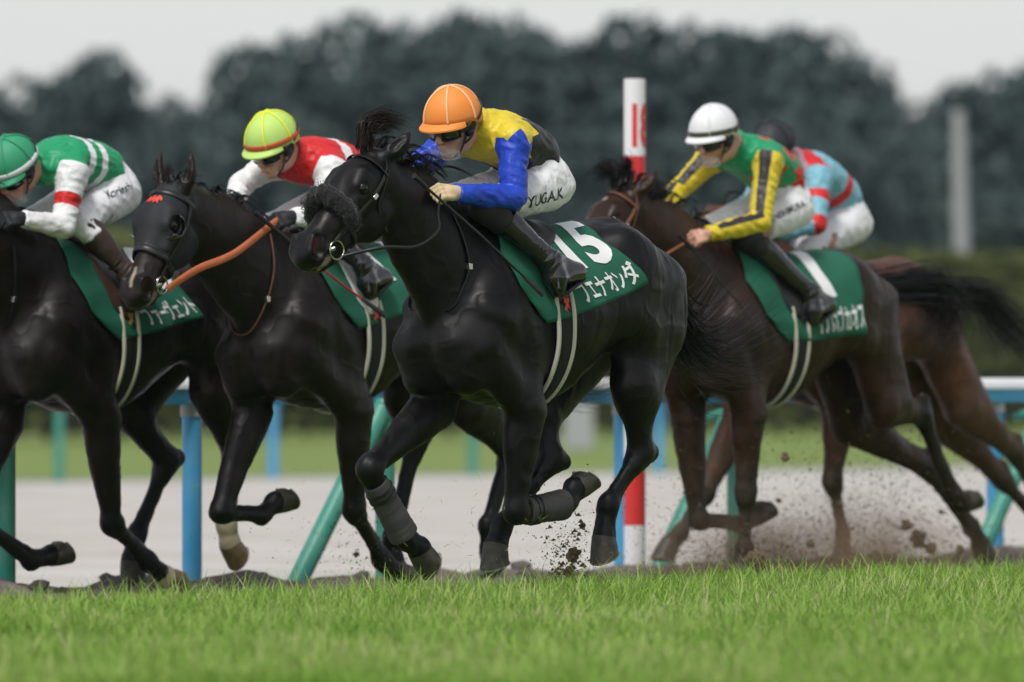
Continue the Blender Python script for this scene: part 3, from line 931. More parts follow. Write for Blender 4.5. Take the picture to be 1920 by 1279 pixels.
def leg_lower(P, N, FT, C, T, r, lat):
    w = FT - N; L = np.linalg.norm(w); w = w / L
    lat = nrm(Y3 - w * np.dot(Y3, w))
    fb = -nrm(np.cross(lat, w))
    P += chain([N, N + w * L * .3, N + w * L * .75, FT], [r, (r[0] * .80, r[1] * .84), (r[0] * .80, r[1] * .82), (.044, .040)], lat, k=.02)
    P += [cap(N + w * L * .10 - fb * .027, N + w * L * .92 - fb * .032, (.018, .016), (.019, .018), lat, .015)]
    P += [cap(FT - w * .012, FT + nrm(C - FT) * .012, (.049, .044), (.046, .043), lat, .02)]
    P += [cap(FT - fb * .022, FT - fb * .024 + nrm(C - FT) * .02, (.03, .03), (.026, .026), lat, .02)]
    P += [cap(FT, C, (.042, .040), (.049, .046), lat, .02)]
    h = nrm(T - C)
    P += [cap(C - h * .005, C + h * .012, (.052, .049), (.053, .05), lat, .015)]

def hoof(R, C, T, parent, mats, lat=Y3, lift=None):
    w = nrm(T - C)
    lat = nrm(lat - w * np.dot(lat, w))
    dors = -nrm(np.cross(lat, w))
    n = nrm(w * .80 - dors * .60)
    td = nrm(w * .60 + dors * .80)
    rings = []
    c0 = C + w * .004
    c2 = C + w * .048 + n * .045 + td * .012
    nn = 20
    rows = [(c0, dors, .057, lat, .054), (C * .5 + c2 * .5, nrm(dors + td), .064, lat, .060), (c2, td, .072, lat, .066)]
    v = []
    for c, d, a, l, b in rows:
        for i in range(nn):
            q = 2 * math.pi * i / nn
            ca, sa = math.cos(q), math.sin(q)
            sq = 1.0 if ca > -0.5 else 0.86
            v.append(c + d * a * ca * sq + l * b * sa)
    f = []
    for r in range(2):
        for i in range(nn):
            f.append((r * nn + i, (r + 1) * nn + i, (r + 1) * nn + (i + 1) % nn, r * nn + (i + 1) % nn))
    # concave sole
    v.append(c2 - n * .012); s0 = len(v) - 1
    for i in range(nn): f.append((2 * nn + i, s0, 2 * nn + (i + 1) % nn))
    f.append(tuple(reversed(range(nn))))
    m = MB(); m.add(v, [tuple(reversed(q)) for q in f])
    ho = m.build('hoof', mats['hoof'], parent)
    sh = MB()
    arc = [c2 + n * .004 + td * .066 * math.cos(q) + lat * .060 * math.sin(q) for q in np.linspace(-2.45, 2.45, 22)]
    sh.tube(arc, .0085, 6, flat=.6, up=n)
    sh.build('horse_shoe', mats['shoe'], ho)
    return ho

def coat_mat(name, dark, brown, rough=.43):
    m = mat(name, dark, rough, spec=.28, bump=(170, .30, .002))
    nt = m.node_tree; b = nt.nodes['Principled BSDF']
    L = nt.links
    def A(n):
        a = nt.nodes.new('ShaderNodeAttribute'); a.attribute_name = n
        return a.outputs['Fac']
    def mix(f, c1, c2):
        x = nt.nodes.new('ShaderNodeMix'); x.data_type = 'RGBA'
        if hasattr(c1, '__len__'): x.inputs[6].default_value = (*c1, 1)
        else: L.new(c1, x.inputs[6])
        x.inputs[7].default_value = (*c2, 1)
        L.new(f, x.inputs['Factor'])
        return x.outputs[2]
    tcn = nt.nodes.new('ShaderNodeTexCoord')
    n = nt.nodes.new('ShaderNodeTexNoise'); n.inputs['Scale'].default_value = 5; n.inputs['Detail'].default_value = 6
    L.new(tcn.outputs['Object'], n.inputs['Vector'])
    r = nt.nodes.new('ShaderNodeMath'); r.operation = 'MULTIPLY'
    mr = nt.nodes.new('ShaderNodeMapRange'); mr.inputs['From Min'].default_value = .3; mr.inputs['From Max'].default_value = .7; mr.inputs['To Min'].default_value = .45; mr.inputs['To Max'].default_value = 1.2
    L.new(n.outputs['Fac'], mr.inputs['Value'])
    L.new(A('brown'), r.inputs[0]); L.new(mr.outputs[0], r.inputs[1])
    c = mix(r.outputs[0], dark, brown)
    c = mix(A('pink'), c, (.30, .24, .19))
    c = mix(A('red'), c, (.085, .026, .022))
    c = mix(A('white'), c, (.42, .36, .25))
    c = mix(A('mud'), c, (.075, .055, .036))
    L.new(c, b.inputs['Base Color'])
    # mud and white hair are duller than the groomed coat; sweat makes it shine in patches
    n2 = nt.nodes.new('ShaderNodeTexNoise'); n2.inputs['Scale'].default_value = 7; n2.inputs['Detail'].default_value = 8
    L.new(tcn.outputs['Object'], n2.inputs['Vector'])
    m2 = nt.nodes.new('ShaderNodeMapRange'); m2.inputs['From Min'].default_value = .3; m2.inputs['From Max'].default_value = .7; m2.inputs['To Min'].default_value = rough - .08; m2.inputs['To Max'].default_value = rough + .14
    L.new(n2.outputs['Fac'], m2.inputs['Value'])
    ro = nt.nodes.new('ShaderNodeMath'); ro.operation = 'MULTIPLY_ADD'; ro.inputs[1].default_value = .4; L.new(m2.outputs[0], ro.inputs[2])
    L.new(A('mud'), ro.inputs[0]); L.new(ro.outputs[0], b.inputs['Roughness'])
    return m

def sstep(x, a, b):
    t = np.clip((x - a) / (b - a), 0, 1)
    return t * t * (3 - 2 * t)

def seg_dist(v, A, B):
    w = B - A; t = np.clip(((v - A) @ w) / np.dot(w, w), 0, 1)
    return np.linalg.norm(v - A - t[:, None] * w, axis=1), t

def build_horse(R, S, mats, h=.009):
    P, legs, F, NK = horse_prims(R, S)
    v, f = skin(P, h, smooth=2)
    root = empty('horse', R.root, YAW)
    tag(root, S['label'], 'horse', 'racehorses galloping in a pack')
    zw = S['zw']
    # muscle ripples and veins under a thin coat
    vn = vnormals(v, f)
    amp = sstep(np.linalg.norm(v - F.P, axis=1), .25, .6) * .7 + .3
    vein = np.maximum(0, 1 - np.abs(pnoise(v, 9, 4.4)) * 9)
    groove = np.maximum(0, 1 - np.abs(pnoise(v * np.array([1, 1, .55]), 5.0, 7.7)) * 5)
    v = v + vn * (amp * (pnoise(v, 6.5, 1.2) * .0055 + pnoise(v, 15, 2.2) * .002 - groove * .0028) + vein * .0026)[:, None]
    me = fast_mesh('body', v, f)
    # coat colouring
    brown = np.full(len(v), S.get('brown', .15))
    # tan muzzle, flank and elbow hair
    mt = F(.40, -.02, .05)
    brown += S.get('tan', .3) * np.exp(-np.sum((v - mt) ** 2, 1) / (2 * .045 ** 2))
    fl = np.array([-.80, .22, zw - .68])
    brown += S.get('flank', .25) * np.exp(-np.sum(((v - fl) * np.array([1, .6, .8])) ** 2, 1) / (2 * .07 ** 2))
    low = np.ones(len(v))
    for nm, (E, N, FT, C, T) in legs.items():            # black points: dark lower legs
        d, t = seg_dist(v, N, FT); d2, t2 = seg_dist(v, FT, T)
        low = np.minimum(low, sstep(np.minimum(d, d2), .06, .16))
    brown *= low
    white = np.zeros(len(v)); pink = np.zeros(len(v)); mud = np.zeros(len(v))
    for nm, amt in S.get('white_feet', {}).items():
        E, N, FT, C, T = legs[nm]
        d, t = seg_dist(v, N, FT); d2, t2 = seg_dist(v, FT, T)
        white = np.maximum(white, ((d2 < .07) | ((d < .055) & (t > 1 - amt))).astype(float) if amt > 0 else ((d2 < .07) & (t2 > .38)).astype(float))
    if S.get('star'):
        q = F(*S['star'][0]); white = np.maximum(white, 1 - sstep(np.linalg.norm(v - q, axis=1), S['star'][1] * .8, S['star'][1] * 1.15))
    if S.get('snip'):
        for q0, rr in S['snip']:
            white = np.maximum(white, .8 * (1 - sstep(np.linalg.norm(v - F(*q0), axis=1), rr * .7, rr * 1.2)))
    d, t = seg_dist(v, F(.515, .006, .050), F(.55, -.02, .048)); red = .9 * (1 - sstep(d, .010, .020))
    d, t = seg_dist(v, F(.515, -.086, .036), F(.565, -.088, .012)); pink = np.maximum(pink, 1.0 * (1 - sstep(d, .010, .017)) * S.get('lip', 1.0))
    d, t = seg_dist(v, F(.585, -.062, .030), F(.60, -.050, .0)); pink = np.maximum(pink, .5 * (1 - sstep(d, .012, .020)))
    if S.get('mud'):
        n1 = pnoise(v, 14) * .5 + pnoise(v, 40, 3.1) * .5
        zz = sstep(v[:, 2], S['mud'][1], S['mud'][0])
        mud = np.clip(zz * (1.0 + 1.6 * n1), 0, 1) * S['mud'][2]
    attr(me, 'brown', np.clip(brown, 0, 1)); attr(me, 'white', white); attr(me, 'pink', pink); attr(me, 'red', red); attr(me, 'mud', mud)
    body = obj('body', me, mats[S['coat']], root)
    for nm in legs:
        E, N, FT, C, T = legs[nm]
        hoof(R, C, T, root, mats if nm not in S.get('white_feet', {}) else dict(mats, hoof=mats['hoof_pale']))
        if nm in S.get('wraps', ()):
            m = MB(); w = FT - N; L = np.linalg.norm(w)
            pts = [N + w * t for t in np.linspace(.20, .93, 34)]
            rr = [.053 + .0018 * RNG.rand() + (.0015 if (i // 4) % 2 else 0) + .008 * (i / 33.0) ** 2 for i in range(34)]
            m.tube(pts, rr, 18, flat=1.12)
            b = m.build('leg_bandage', mats['bandage'], root)
            for q in (.30, .38):
                m = MB(); m.tube([N + w * (q - .018), N + w * (q + .018)], 0.0605, 18, flat=1.12)
                m.build('bandage_tape', mats['tape'], b)
    for s in (1, -1):
        m = MB(); m.sphere(F(.218, -.002, s * .0765), .0255 * F.k, n=16, k=10)
        e = m.build('eye', mats['eye'], root)
    R.legs, R.F, R.NK, R.S, R.horse = legs, F, NK, S, root
    tv, tf = skin(R.trunk_prims, .016, smooth=1)
    R.trunk = BVHTree.FromPolygons(tv.tolist(), tf.tolist())
    R.bvh = BVHTree.FromPolygons(v.tolist(), f.tolist())
    return root

def hair(name, strands, mat_, parent, width=.004):
    """strands: list of point lists; each becomes a thin tapering ribbon folded along its middle"""
    V, Fc = [], []
    for st in strands:
        st = np.asarray(st)
        k = len(st)
        t = nrm(st[-1] - st[0]); a = nrm(np.cross(t, RNG.randn(3))); 
        for i in range(k):
            w = width * (1 - .85 * i / (k - 1))
            V += [st[i] - a * w * .5, st[i] + a * w * .5]
        b = len(V) - 2 * k
        for i in range(k - 1):
            Fc.append((b + 2 * i, b + 2 * i + 1, b + 2 * i + 3, b + 2 * i + 2))
    return obj(name, fast_mesh(name, V, np.array(Fc)), mat_, parent)
M['coat_black'] = coat_mat('coat_black', (.0026, .0025, .0027), (.014, .008, .006))
M['coat_seal'] = coat_mat('coat_seal', (.0032, .0027, .0027), (.020, .0095, .006))
M['coat_bay'] = coat_mat('coat_bay', (.006, .0042, .0036), (.040, .015, .0075))
M['coat_brown'] = coat_mat('coat_brown', (.009, .006, .005), (.12, .042, .018))
M['hoof'] = mat('hoof_horn', (.024, .021, .017), .5, var=(26, (.075, .062, .045), .8), bump=(60, .3, .004))
M['hoof_pale'] = mat('hoof_horn_pale', (.22, .14, .07), .5, var=(30, (.10, .08, .05), .8), bump=(60, .3, .004))
M['shoe'] = mat('worn_shoe_metal', (.42, .40, .34), .45, metal=.6, var=(40, (.15, .13, .08), .8))
M['bandage'] = mat('grey_bandage', (.045, .043, .043), .85, var=(18, (.07, .066, .064), .7), bump=(220, .5, .003))
M['tape'] = mat('black_tape', (.012, .012, .014), .35)
M['eye'] = mat('eye_dark', (.006, .004, .003), .06, spec=.5)

HS = {}
HS[15] = dict(wx=915, sc=430, zw=1.665, zc=1.70, len=.96, coat='coat_black', label='black horse in front wearing a dark sheepskin noseband and grey foreleg bandages',
    head=dict(poll=(702, 282, 0.0), muzzle=(556, 480), L=.64, ears=[(-.14, .0, .035), (-.14, -.02, .02)]),
    fl=[(985, 770, .17), (966, 962, .13), (1062, 945, .12), (1078, 917, .12), (1108, 903, .12)],
    fr=[(820, 760, -.14), (690, 880, -.09), (762, 1012, -.07), (786, 1030, -.07), (800, 1062, -.07)],
    hl=[(1188, 722, .17), (1200, 850, .14), (1140, 945, .11), (1133, 1005, .10), (1128, 1055, .10)],
    hr=[(1000, 740, -.17), (1030, 862, -.10), (940, 985, -.12), (930, 1020, -.12), (922, 1064, -.12)],
    wraps=('fl', 'fr'), brown=.12)
HS[11] = dict(wx=570, sc=395, zw=1.65, zc=1.66, len=.96, coat='coat_seal', label='dark horse wearing a black blinker hood, second from the left',
    head=dict(poll=(322, 345, .0), muzzle=(243, 560), L=.62, ears=[(-.165, .05, .012), (-.165, .05, .03)], ear_open=(.0, .026, .008)),
    fl=[(665, 770, .17), (664, 960, .10), (716, 1050, .05), (742, 1074, .05), (772, 1092, .05)],
    fr=[(475, 775, -.15), (412, 962, -.13), (490, 968, -.12), (516, 942, -.12), (552, 940, -.12)],
    hl=[(880, 760, .15), (955, 850, .10), (914, 985, .09), (918, 1030, .09), (928, 1078, .09)],
    hr=[(760, 750, -.17), (778, 830, -.12), (735, 1010, -.15), (738, 1050, -.15), (745, 1092, -.15)],
    brown=.35, tan=.9, snip=[((.46 + i * .014, .034 - i * .002, .004 * math.sin(i)), .011) for i in range(7)])
HS[2] = dict(wx=112, sc=393, zw=1.63, zc=1.64, len=.96, coat='coat_seal', label='dark horse at the left edge with its head out of the picture',
    head=dict(poll=(-90, 330, .0), muzzle=(-190, 530), L=.62),
    fl=[(190, 790, .16), (210, 985, .10), (276, 1052, .06), (312, 1082, .06), (345, 1108, .06)],
    fr=[(10, 790, -.15), (-60, 965, -.10), (58, 1052, -.10), (95, 1040, -.10), (160, 1042, -.10)],
    hl=[(395, 735, .17), (440, 858, .12), (424, 985, .12), (430, 1018, .12), (445, 1056, .12)],
    hr=[(226, 752, -.17), (312, 866, -.14), (256, 1000, -.17), (247, 1050, -.17), (245, 1090, -.17)],
    white_feet={'hl': .25, 'fl': .0}, brown=.3)
HS[1] = dict(wx=1379, sc=365, zw=1.66, zc=1.67, len=.96, coat='coat_bay', label='dark bay horse with a white star and a brown bridle, behind the leader',
    head=dict(poll=(1178, 352, .0), muzzle=(1050, 520), L=.62, ears=[(-.16, .0, .02), (-.16, .0, .03)]),
    fl=[(1405, 780, .16), (1398, 925, .12), (1395, 1028, .10), (1390, 1062, .10), (1380, 1095, .10)],
    fr=[(1290, 790, -.14), (1308, 975, -.12), (1392, 985, -.12), (1418, 966, -.12), (1450, 955, -.12)],
    hl=[(1655, 760, .17), (1728, 780, .14), (1785, 925, .12), (1806, 942, .12), (1840, 940, .12)],
    hr=[(1590, 790, -.17), (1740, 880, -.14), (1822, 990, -.12), (1838, 1020, -.12), (1850, 1056, -.12)],
    brown=.75, tan=.4, flank=.9, star=((.13, .075, .0), .028), mud=(.30, .85, .45))
HS[9] = dict(wx=1510, sc=347, zw=1.65, zc=1.66, len=.96, coat='coat_brown', label='brown horse nearest the rail, mostly hidden behind the dark bay',
    head=dict(poll=(1345, 390, .0), muzzle=(1255, 545), L=.62),
    fl=[(1575, 775, .16), (1560, 905, .12), (1580, 1000, .10), (1580, 1040, .10), (1575, 1075, .10)],
    fr=[(1385, 790, -.14), (1320, 925, -.12), (1275, 1000, -.12), (1255, 1022, -.12), (1232, 1056, -.12)],
    hl=[(1800, 760, .17), (1905, 850, .14), (1960, 960, .12), (1975, 1000, .12), (1980, 1030, .12)],
    hr=[(1770, 790, -.17), (1880, 900, -.14), (1960, 990, -.12), (1975, 1020, -.12), (1990, 1050, -.12)],
    brown=.8, tan=.4, mud=(.4, 1.15, .7))
R = {}
for k in HS:
    R[k] = Ride(HS[k]['wx'], HS[k]['sc'])
    build_horse(R[k], HS[k], M)
# ------------------------------------------------------------------ riders
def zig(x, n):
    """triangle wave -1..1"""
    t = (x * n) % 1.0
    return 4 * np.abs(t - .5) - 1

def star_sd(x, y, r):
    """five-pointed star: positive inside"""
    a = np.arctan2(x, y); q = 2 * math.pi / 5
    a = np.abs((a + q / 2) % q - q / 2)
    d = np.hypot(x, y)
    px, py = d * np.cos(a), d * np.sin(a)
    # edge from the tip (r,0) to the inner corner
    ri = r * .45; ex, ey = ri * math.cos(q / 2), ri * math.sin(q / 2)
    nx, ny = ey, r - ex
    l = math.hypot(nx, ny)
    return -((px - r) * nx + py * ny) / l

class Person:
    pass

def face_dirs(S):
    d = nrm(S['face']); up = np.array([0, 0, 1.0])
    u = nrm(up - d * np.dot(up, d)); u = rot_about(u, d, S.get('roll', 0.0))
    l = np.cross(u, d)
    return d, u, l

def hand_prims(W, K, n, s, sc=1.0):
    """W wrist, K direction to the knuckles, n palm side, s thumb side"""
    K = nrm(K); n = nrm(n - K * np.dot(n, K)); s = nrm(s - K * np.dot(s, K) - n * np.dot(s, n))
    P = [cap(W - K * .01, W + K * .035, (.024, .020), (.034, .018), n, .02)]
    P = [cap(W - K * .01, W + K * .03 * sc, (.026, .022), (.030, .026), k=.02), ]
    for i, y in enumerate((.033, .011, -.011, -.032)):
        P += [cap(W + K * .025 + s * y * .8, W + K * .078 * sc + s * y, (.015, .015), (.0115, .0115), k=.006)]
        L = (.038, .042, .039, .032)[i]
        k0 = W + K * .078 * sc + s * y - n * .004
        k1 = k0 + nrm(K * .45 + n * .9) * L
        k2 = k1 + nrm(-K * .9 + n * .25) * L * .72
        k3 = k2 + nrm(-K * .5 - n * .9) * L * .5
        P += [cap(k0, k1, .0105, .0098, k=.003), cap(k1, k2, .0098, .009, k=.003), cap(k2, k3, .009, .008, k=.003)]
    t0 = W + K * .025 + s * .030 + n * .010
    t1 = t0 + nrm(K * .7 + s * .45 + n * .45) * .038
    t2 = t1 + nrm(K * .75 + n * .65 - s * .35) * .032
    P += [cap(t0, t1, .0145, .0120, k=.012), cap(t1, t2, .0120, .0098, k=.006)]
    return P

def build_rider(R, S, mats):
    q = R.q
    Pv, Sp, Ub, Nb, Hd = q(S['pelvis']), q(S['mid']), q(S['upper']), q(S['neck']), q(S['head'])
    d, u, l = face_dirs(S)
    # --- torso
    spine = [Pv, Pv * .55 + Sp * .45, Sp, Ub, Nb]
    shl = {1: q(S['sl']), -1: q(S['sr'])}
    tl = nrm(shl[1] - shl[-1])
    T = chain(spine, [(.118, .150), (.105, .142), (.112, .150), (.105, .150), (.062, .072)], Y3 * .5 + tl * .5, k=.04, end=.07)
    T += [cap(shl[1] * .8 + Ub * .2, shl[-1] * .8 + Ub * .2, (.062, .062), (.062, .062), u, .06)]
    hipw = .085
    hip = {1: Pv + np.array([.0, hipw, -.01]), -1: Pv + np.array([.0, -hipw, -.01])}
    arms, hands, thighs, shanks, feet = [], [], [], [], []
    J = {}
    for s, nm in ((1, 'l'), (-1, 'r')):
        E, W, K = q(S['e' + nm]), q(S['w' + nm]), q(S['h' + nm])
        A = shl[s]
        J['arm' + nm] = (A, E, W, K)
        arms += chain([A, A * .5 + E * .5, E], [(.058, .056), (.050, .049), (.041, .041)], tl, k=.03) + chain([E, E * .6 + W * .4, W], [(.042, .041), (.040, .039), (.027, .029)], tl, k=.02)
        arms += [cap(A, A, .066, k=.03)]
        hn = S.get('palm' + nm, (-.2, -s * .75, -.6)); hs = S.get('thumb' + nm, (.2, -s * .5, .85))
        hands += hand_prims(W, K - W, np.array(hn, float), np.array(hs, float))
        mir = np.array([1, s, 1])                         # the far leg mirrors the near one
        N, An, To, Hl = [q(S[x]) * mir for x in ('kl', 'al', 'tl', 'heel')]
        H = hip[s]
        J['leg' + nm] = (H, N, An, To)
        thighs += chain([H, H * .55 + N * .45, N], [(.098, .092), (.086, .080), (.058, .056)], Y3, k=.05)
        g = An - N
        bk = nrm(np.cross(np.cross(nrm(g), N - H), nrm(g))) if np.linalg.norm(np.cross(nrm(g), N - H)) > 1e-4 else np.array([-1.0, 0, 0])
        shanks += chain([N, N + g * .3 - bk * .012, N + g * .7, An], [(.056, .053), (.058, .054), (.042, .040), (.036, .034)], Y3, k=.03)
        fd = nrm(To - An)
        heel = Hl
        ball = To - fd * .05
        feet += [cap(An, heel, (.038, .034), (.036, .032), k=.03), cap(heel, ball, (.034, .032), (.032, .040), k=.03), cap(An, ball, (.036, .033), (.028, .038), k=.03), cap(ball, To, (.030, .040), (.022, .030), k=.02)]
    # --- head
    h = lambda a, b, c: Hd + d * a + u * b + l * c
    HP = [cap(Nb, h(-.035, -.07, 0), (.052, .052), (.052, .05), k=.03)]
    HP += [cap(h(-.02, .035, 0), h(.0, .03, 0), (.088, .076), (.086, .072), l, k=.03)]
    HP += [cap(h(.025, -.02, 0), h(.035, -.075, 0), (.062, .062), (.042, .040), l, k=.04)]        # face and jaw
    HP += [cap(h(.055, -.098, 0), h(.060, -.100, 0), (.018, .020), k=.03)]                        # chin
    HP += [cap(h(.086, .012, 0), h(.108, -.030, 0), (.009, .010), (.014, .015), l, k=.016)]        # nose
    HP += [cap(h(.100, -.034, .012), h(.100, -.034, -.012), .009, .009, k=.01)]
    HP += [cap(h(.078, .022, .03), h(.078, .022, -.03), (.014, .014), k=.02)]                       # brow
    for s in (1, -1):
        HP += [cap(h(.070, .000, s * .034), h(.072, .000, s * .036), .012, .012, k=.012, op='c')]    # eye hollow
        HP += [cap(h(.060, -.022, s * .046), h(.05, -.022, s * .052), .016, .014, k=.025)]           # cheek
        HP += [cap(h(-.008, .012, s * .078), h(-.012, -.022, s * .076), (.020, .008), (.012, .008), l, k=.012)]  # ear
    HP += [cap(h(.090, -.056, .014), h(.090, -.056, -.014), (.008, .008), k=.010), cap(h(.087, -.069, .011), h(.087, -.069, -.011), (.009, .009), k=.010)]
    HP += [cap(h(.100, -.0625, .022), h(.100, -.0625, -.022), .0032, .0032, k=.005, op='c')]
    def slim(prims, a=.009):                              # under the clothes the figure is a little slimmer
        out = []
        for p in prims:
            p = list(p)
            if p[0] == 'loft': p[1] = p[1].copy(); p[1][:, 3:] = np.maximum(p[1][:, 3:] - a, .015)
            elif p[0] == 'cap': p[3:7] = [max(.015, r - a) for r in p[3:7]]
            out.append(p)
        return out
    everything = slim(T) + slim(arms) + slim(thighs, .012) + slim(shanks) + slim(feet) + hands + HP
    root_loc = np.array([Pv[0], Pv[1], J['legl'][2][2] - .05])
    wl = R.o + FWD * root_loc[0] + LEFT * root_loc[1] + UP * root_loc[2]
    root = empty('person', wl, YAW)
    tag(root, S['label'], 'jockey', 'jockeys riding in the race')
    def part(name, v, f, m):
        return obj(name, fast_mesh(name, v - root_loc, f), m, root)
    v, f = skin(everything, S.get('res', .0065), smooth=1)
    body = part('body', v, f, mats['skin'])
    # --- silks
    big = lambda a, b: (np.minimum(a, b) - .35, np.maximum(a, b) + .35)
    ax = nrm(Sp - Pv)
    cuts = []
    for nm in 'lr':
        A, E, W, K = J['arm' + nm]
        wd = nrm(W - E); c0 = W - wd * .012
        cuts.append(['half', c0, wd, c0 - .09, c0 + .09])
    nd = nrm(Nb - Ub); cn_ = Nb + nd * .03
    cuts.append(['half', cn_, nd, cn_ - .13, cn_ + .13])
    wc = Pv * .62 + Sp * .38
    v, f = skin(T + [['half', wc, -ax, None, None]] + arms, S.get('res', .0065), .013, cuts, smooth=1)
    vn = vnormals(v, f)
    # cloth folds: long ripples that run along the limbs and gather at elbow, armpit and waist
    sA = np.clip(((v - Pv) @ nrm(Nb - Pv)), -1, 1)
    rip = pnoise(v * np.array([1, 1, 1]) + 0, 13, 1.7) * .5
    dirn = nrm(Nb - Pv)
    along = v @ dirn
    vv = (v - np.outer(along, dirn)) * 1.0 + np.outer(along * .35, dirn)
    rip2 = pnoise(vv, 22, S['seed'])
    rip3 = pnoise(v, 42, S['seed'] + 5)
    fold = -np.abs(rip2) * .010 - np.abs(rip3) * .002 + rip * .008 + .004
    v = v + vn * fold[:, None]
    me = fast_mesh('racing_silks', v - root_loc, f)
    # pattern coordinates
    spn = np.array(spine); seg_s = np.zeros(len(v)); best = np.full(len(v), 9.0); cum = 0
    cl = np.zeros((len(v), 3))
    tot = sum(np.linalg.norm(spn[i + 1] - spn[i]) for i in range(4))
    for i in range(4):
        dd, t = seg_dist(v, spn[i], spn[i + 1]); L = np.linalg.norm(spn[i + 1] - spn[i])
        b = dd < best
        seg_s[b] = (cum + t[b] * L) / tot; best[b] = dd[b]; cl[b] = spn[i] + t[b, None] * (spn[i + 1] - spn[i]); cum += L
    bkd = nrm(np.cross(tl, dirn)); 
    if bkd[2] < 0: bkd = -bkd
    rel = v - cl
    phi = np.arctan2(rel @ tl, rel @ bkd)                 # 0 along the back, positive to the left side
    on = np.full(len(v), -9.0); at = np.zeros(len(v)); aphi = np.zeros(len(v)); aside = np.zeros(len(v))
    for s, nm in ((1, 'l'), (-1, 'r')):
        A, E, W, K = J['arm' + nm]
        d1, t1 = seg_dist(v, A, E); d2, t2 = seg_dist(v, E, W)
        dm = np.minimum(d1, d2)
        lat_out = (v - Ub) @ tl * s
        o = (best - .145) - (dm - .055)
        inn_t = ((v - A) @ nrm(E - A))
        o = np.minimum(o + .02, np.where(d2 < d1, .1, inn_t + .03))
        tt = np.where(d1 <= d2, t1 * .5, .5 + t2 * .5)
        axd = np.where((d1 <= d2)[:, None], nrm(E - A), nrm(W - E))
        c0 = np.where((d1 <= d2)[:, None], A + t1[:, None] * (E - A), E + t2[:, None] * (W - E))
        rr = v - c0
        out = np.array((.80, .40, .40) if s > 0 else (.90, .30, .30))
        o1 = out - axd * (axd @ out)[:, None]; o1 /= np.linalg.norm(o1, axis=1)[:, None]
        o2 = np.cross(axd, o1)
        ph = np.arctan2(np.sum(rr * o2, 1), np.sum(rr * o1, 1))
        m_ = o > on
        on[m_] = o[m_]; at[m_] = tt[m_]; aphi[m_] = ph[m_]; aside[m_] = s
    for nm, val in S['pattern'](seg_s, phi, on, at, aphi, aside, v).items(): attr(me, nm, val)
    silks = obj('racing_silks', me, S['silks'], root)
    # --- breeches
    kn = []
    for nm in 'lr':
        H, N, An, To = J['leg' + nm]
        g = nrm(An - N); c0 = N + g * S.get('breech_len', .05)
        kn.append(['half', c0, g, c0 - .13, c0 + .13])
    v, f = skin(chain([Pv - ax * .01, Pv, wc + ax * .12], [(.12, .152), (.122, .154), (.112, .148)], Y3, k=.04, end=.06) + [['half', wc + ax * .10, ax, None, None]] + thighs + [cap(J['leg' + n][1], J['leg' + n][1] + nrm(J['leg' + n][2] - J['leg' + n][1]) * .08, (.058, .056), (.056, .053), k=.02) for n in 'lr'], .0065, .011,
               kn, smooth=1)
    vn = vnormals(v, f)
    gd = nrm(J['legl'][1] - J['legl'][0]); al = v @ gd
    vv = (v - np.outer(al, gd)) * .6 + np.outer(al * 1.6, gd)
    v = v + vn * (-np.abs(pnoise(vv, 20, S['seed'] + 2)) * .010 + pnoise(v, 9) * .005 - np.abs(pnoise(v, 55, 2)) * .0018)[:, None]
    br = part('breeches', v, f, mats['breeches'])
    R.br_bvh = BVHTree.FromPolygons(v.tolist(), f.tolist())
    # --- boots, one mesh for each
    for nm in 'lr':
        H, N, An, To = J['leg' + nm]; g = nrm(An - N); k_ = 'lr'.index(nm); n2 = len(shanks) // 2; n3 = len(feet) // 2
        c0 = N + g * S.get('boot_top', .10)
        v, f = skin(shanks[k_ * n2:(k_ + 1) * n2] + feet[k_ * n3:(k_ + 1) * n3], .006, .009, [['half', c0, -g, None, None]], smooth=1)
        vn = vnormals(v, f)
        dA = np.linalg.norm(v - (An - g * .02), axis=1)
        al = v @ g; vv = (v - np.outer(al, g)) * .7 + np.outer(al * 2.6, g)
        v = v + vn * (-np.abs(pnoise(vv, 22, 4)) * .016 * np.exp(-(dA / .075) ** 2) + pnoise(v, 16) * .002)[:, None]
        b = part('riding_boot', v, f, mats[S.get('boot', 'boot')])
        m = MB(); fd = nrm(To - An); sd = nrm(np.cross(fd, g))
        dn = nrm(np.cross(sd, fd)); dn = dn if np.dot(dn, g) > 0 else -dn
        Hl = q(S['heel']) * np.array([1, 1 if nm == 'l' else -1, 1]); dn = nrm(np.cross(sd, nrm(To - Hl))); dn = dn if np.dot(dn, g) > 0 else -dn
        hd_ = nrm(To - Hl)
        pts = [Hl - hd_ * .040 + dn * .034, Hl + dn * .040, Hl * .5 + To * .5 + dn * .036, To + dn * .032 - hd_ * .02, To + dn * .022 + hd_ * .02]
        m.tube([p - root_loc for p in pts], [.020, .034, .036, .036, .016], 12, flat=.28, up=dn)
        m.build('sole', mats['rubber'], b)
        if S.get('knee_mat'):
            c1 = N + g * (S.get('boot_top', .10) + .012)
            up_cut = N - nrm(N - H) * .03
            v, f = skin(chain([H * .12 + N * .88, N], [(.066, .064), (.060, .058)], Y3, k=.03) + shanks[k_ * n2:(k_ + 1) * n2], .007, .0135, [['half', c1, g, None, None], ['half', N - nrm(N - H) * .055, -nrm(N - H), None, None]], smooth=1)
            part('knee_sleeve', v, f, mats[S['knee_mat']])
    # --- gloves
    if S.get('glove'):
        for nm in 'lr':
            A, E, W, K = J['arm' + nm]; n2 = len(hands) // 2; k_ = 'lr'.index(nm)
            wd = nrm(W - E)
            v, f = skin(hands[k_ * n2:(k_ + 1) * n2] + [cap(W - wd * .03, W, .029, .028, k=.02)], .0045, .0015, smooth=1)
            part('glove', v, f, mats[S['glove']])
    # --- helmet with cloth cover
    hc = h(-.012, .052, 0)
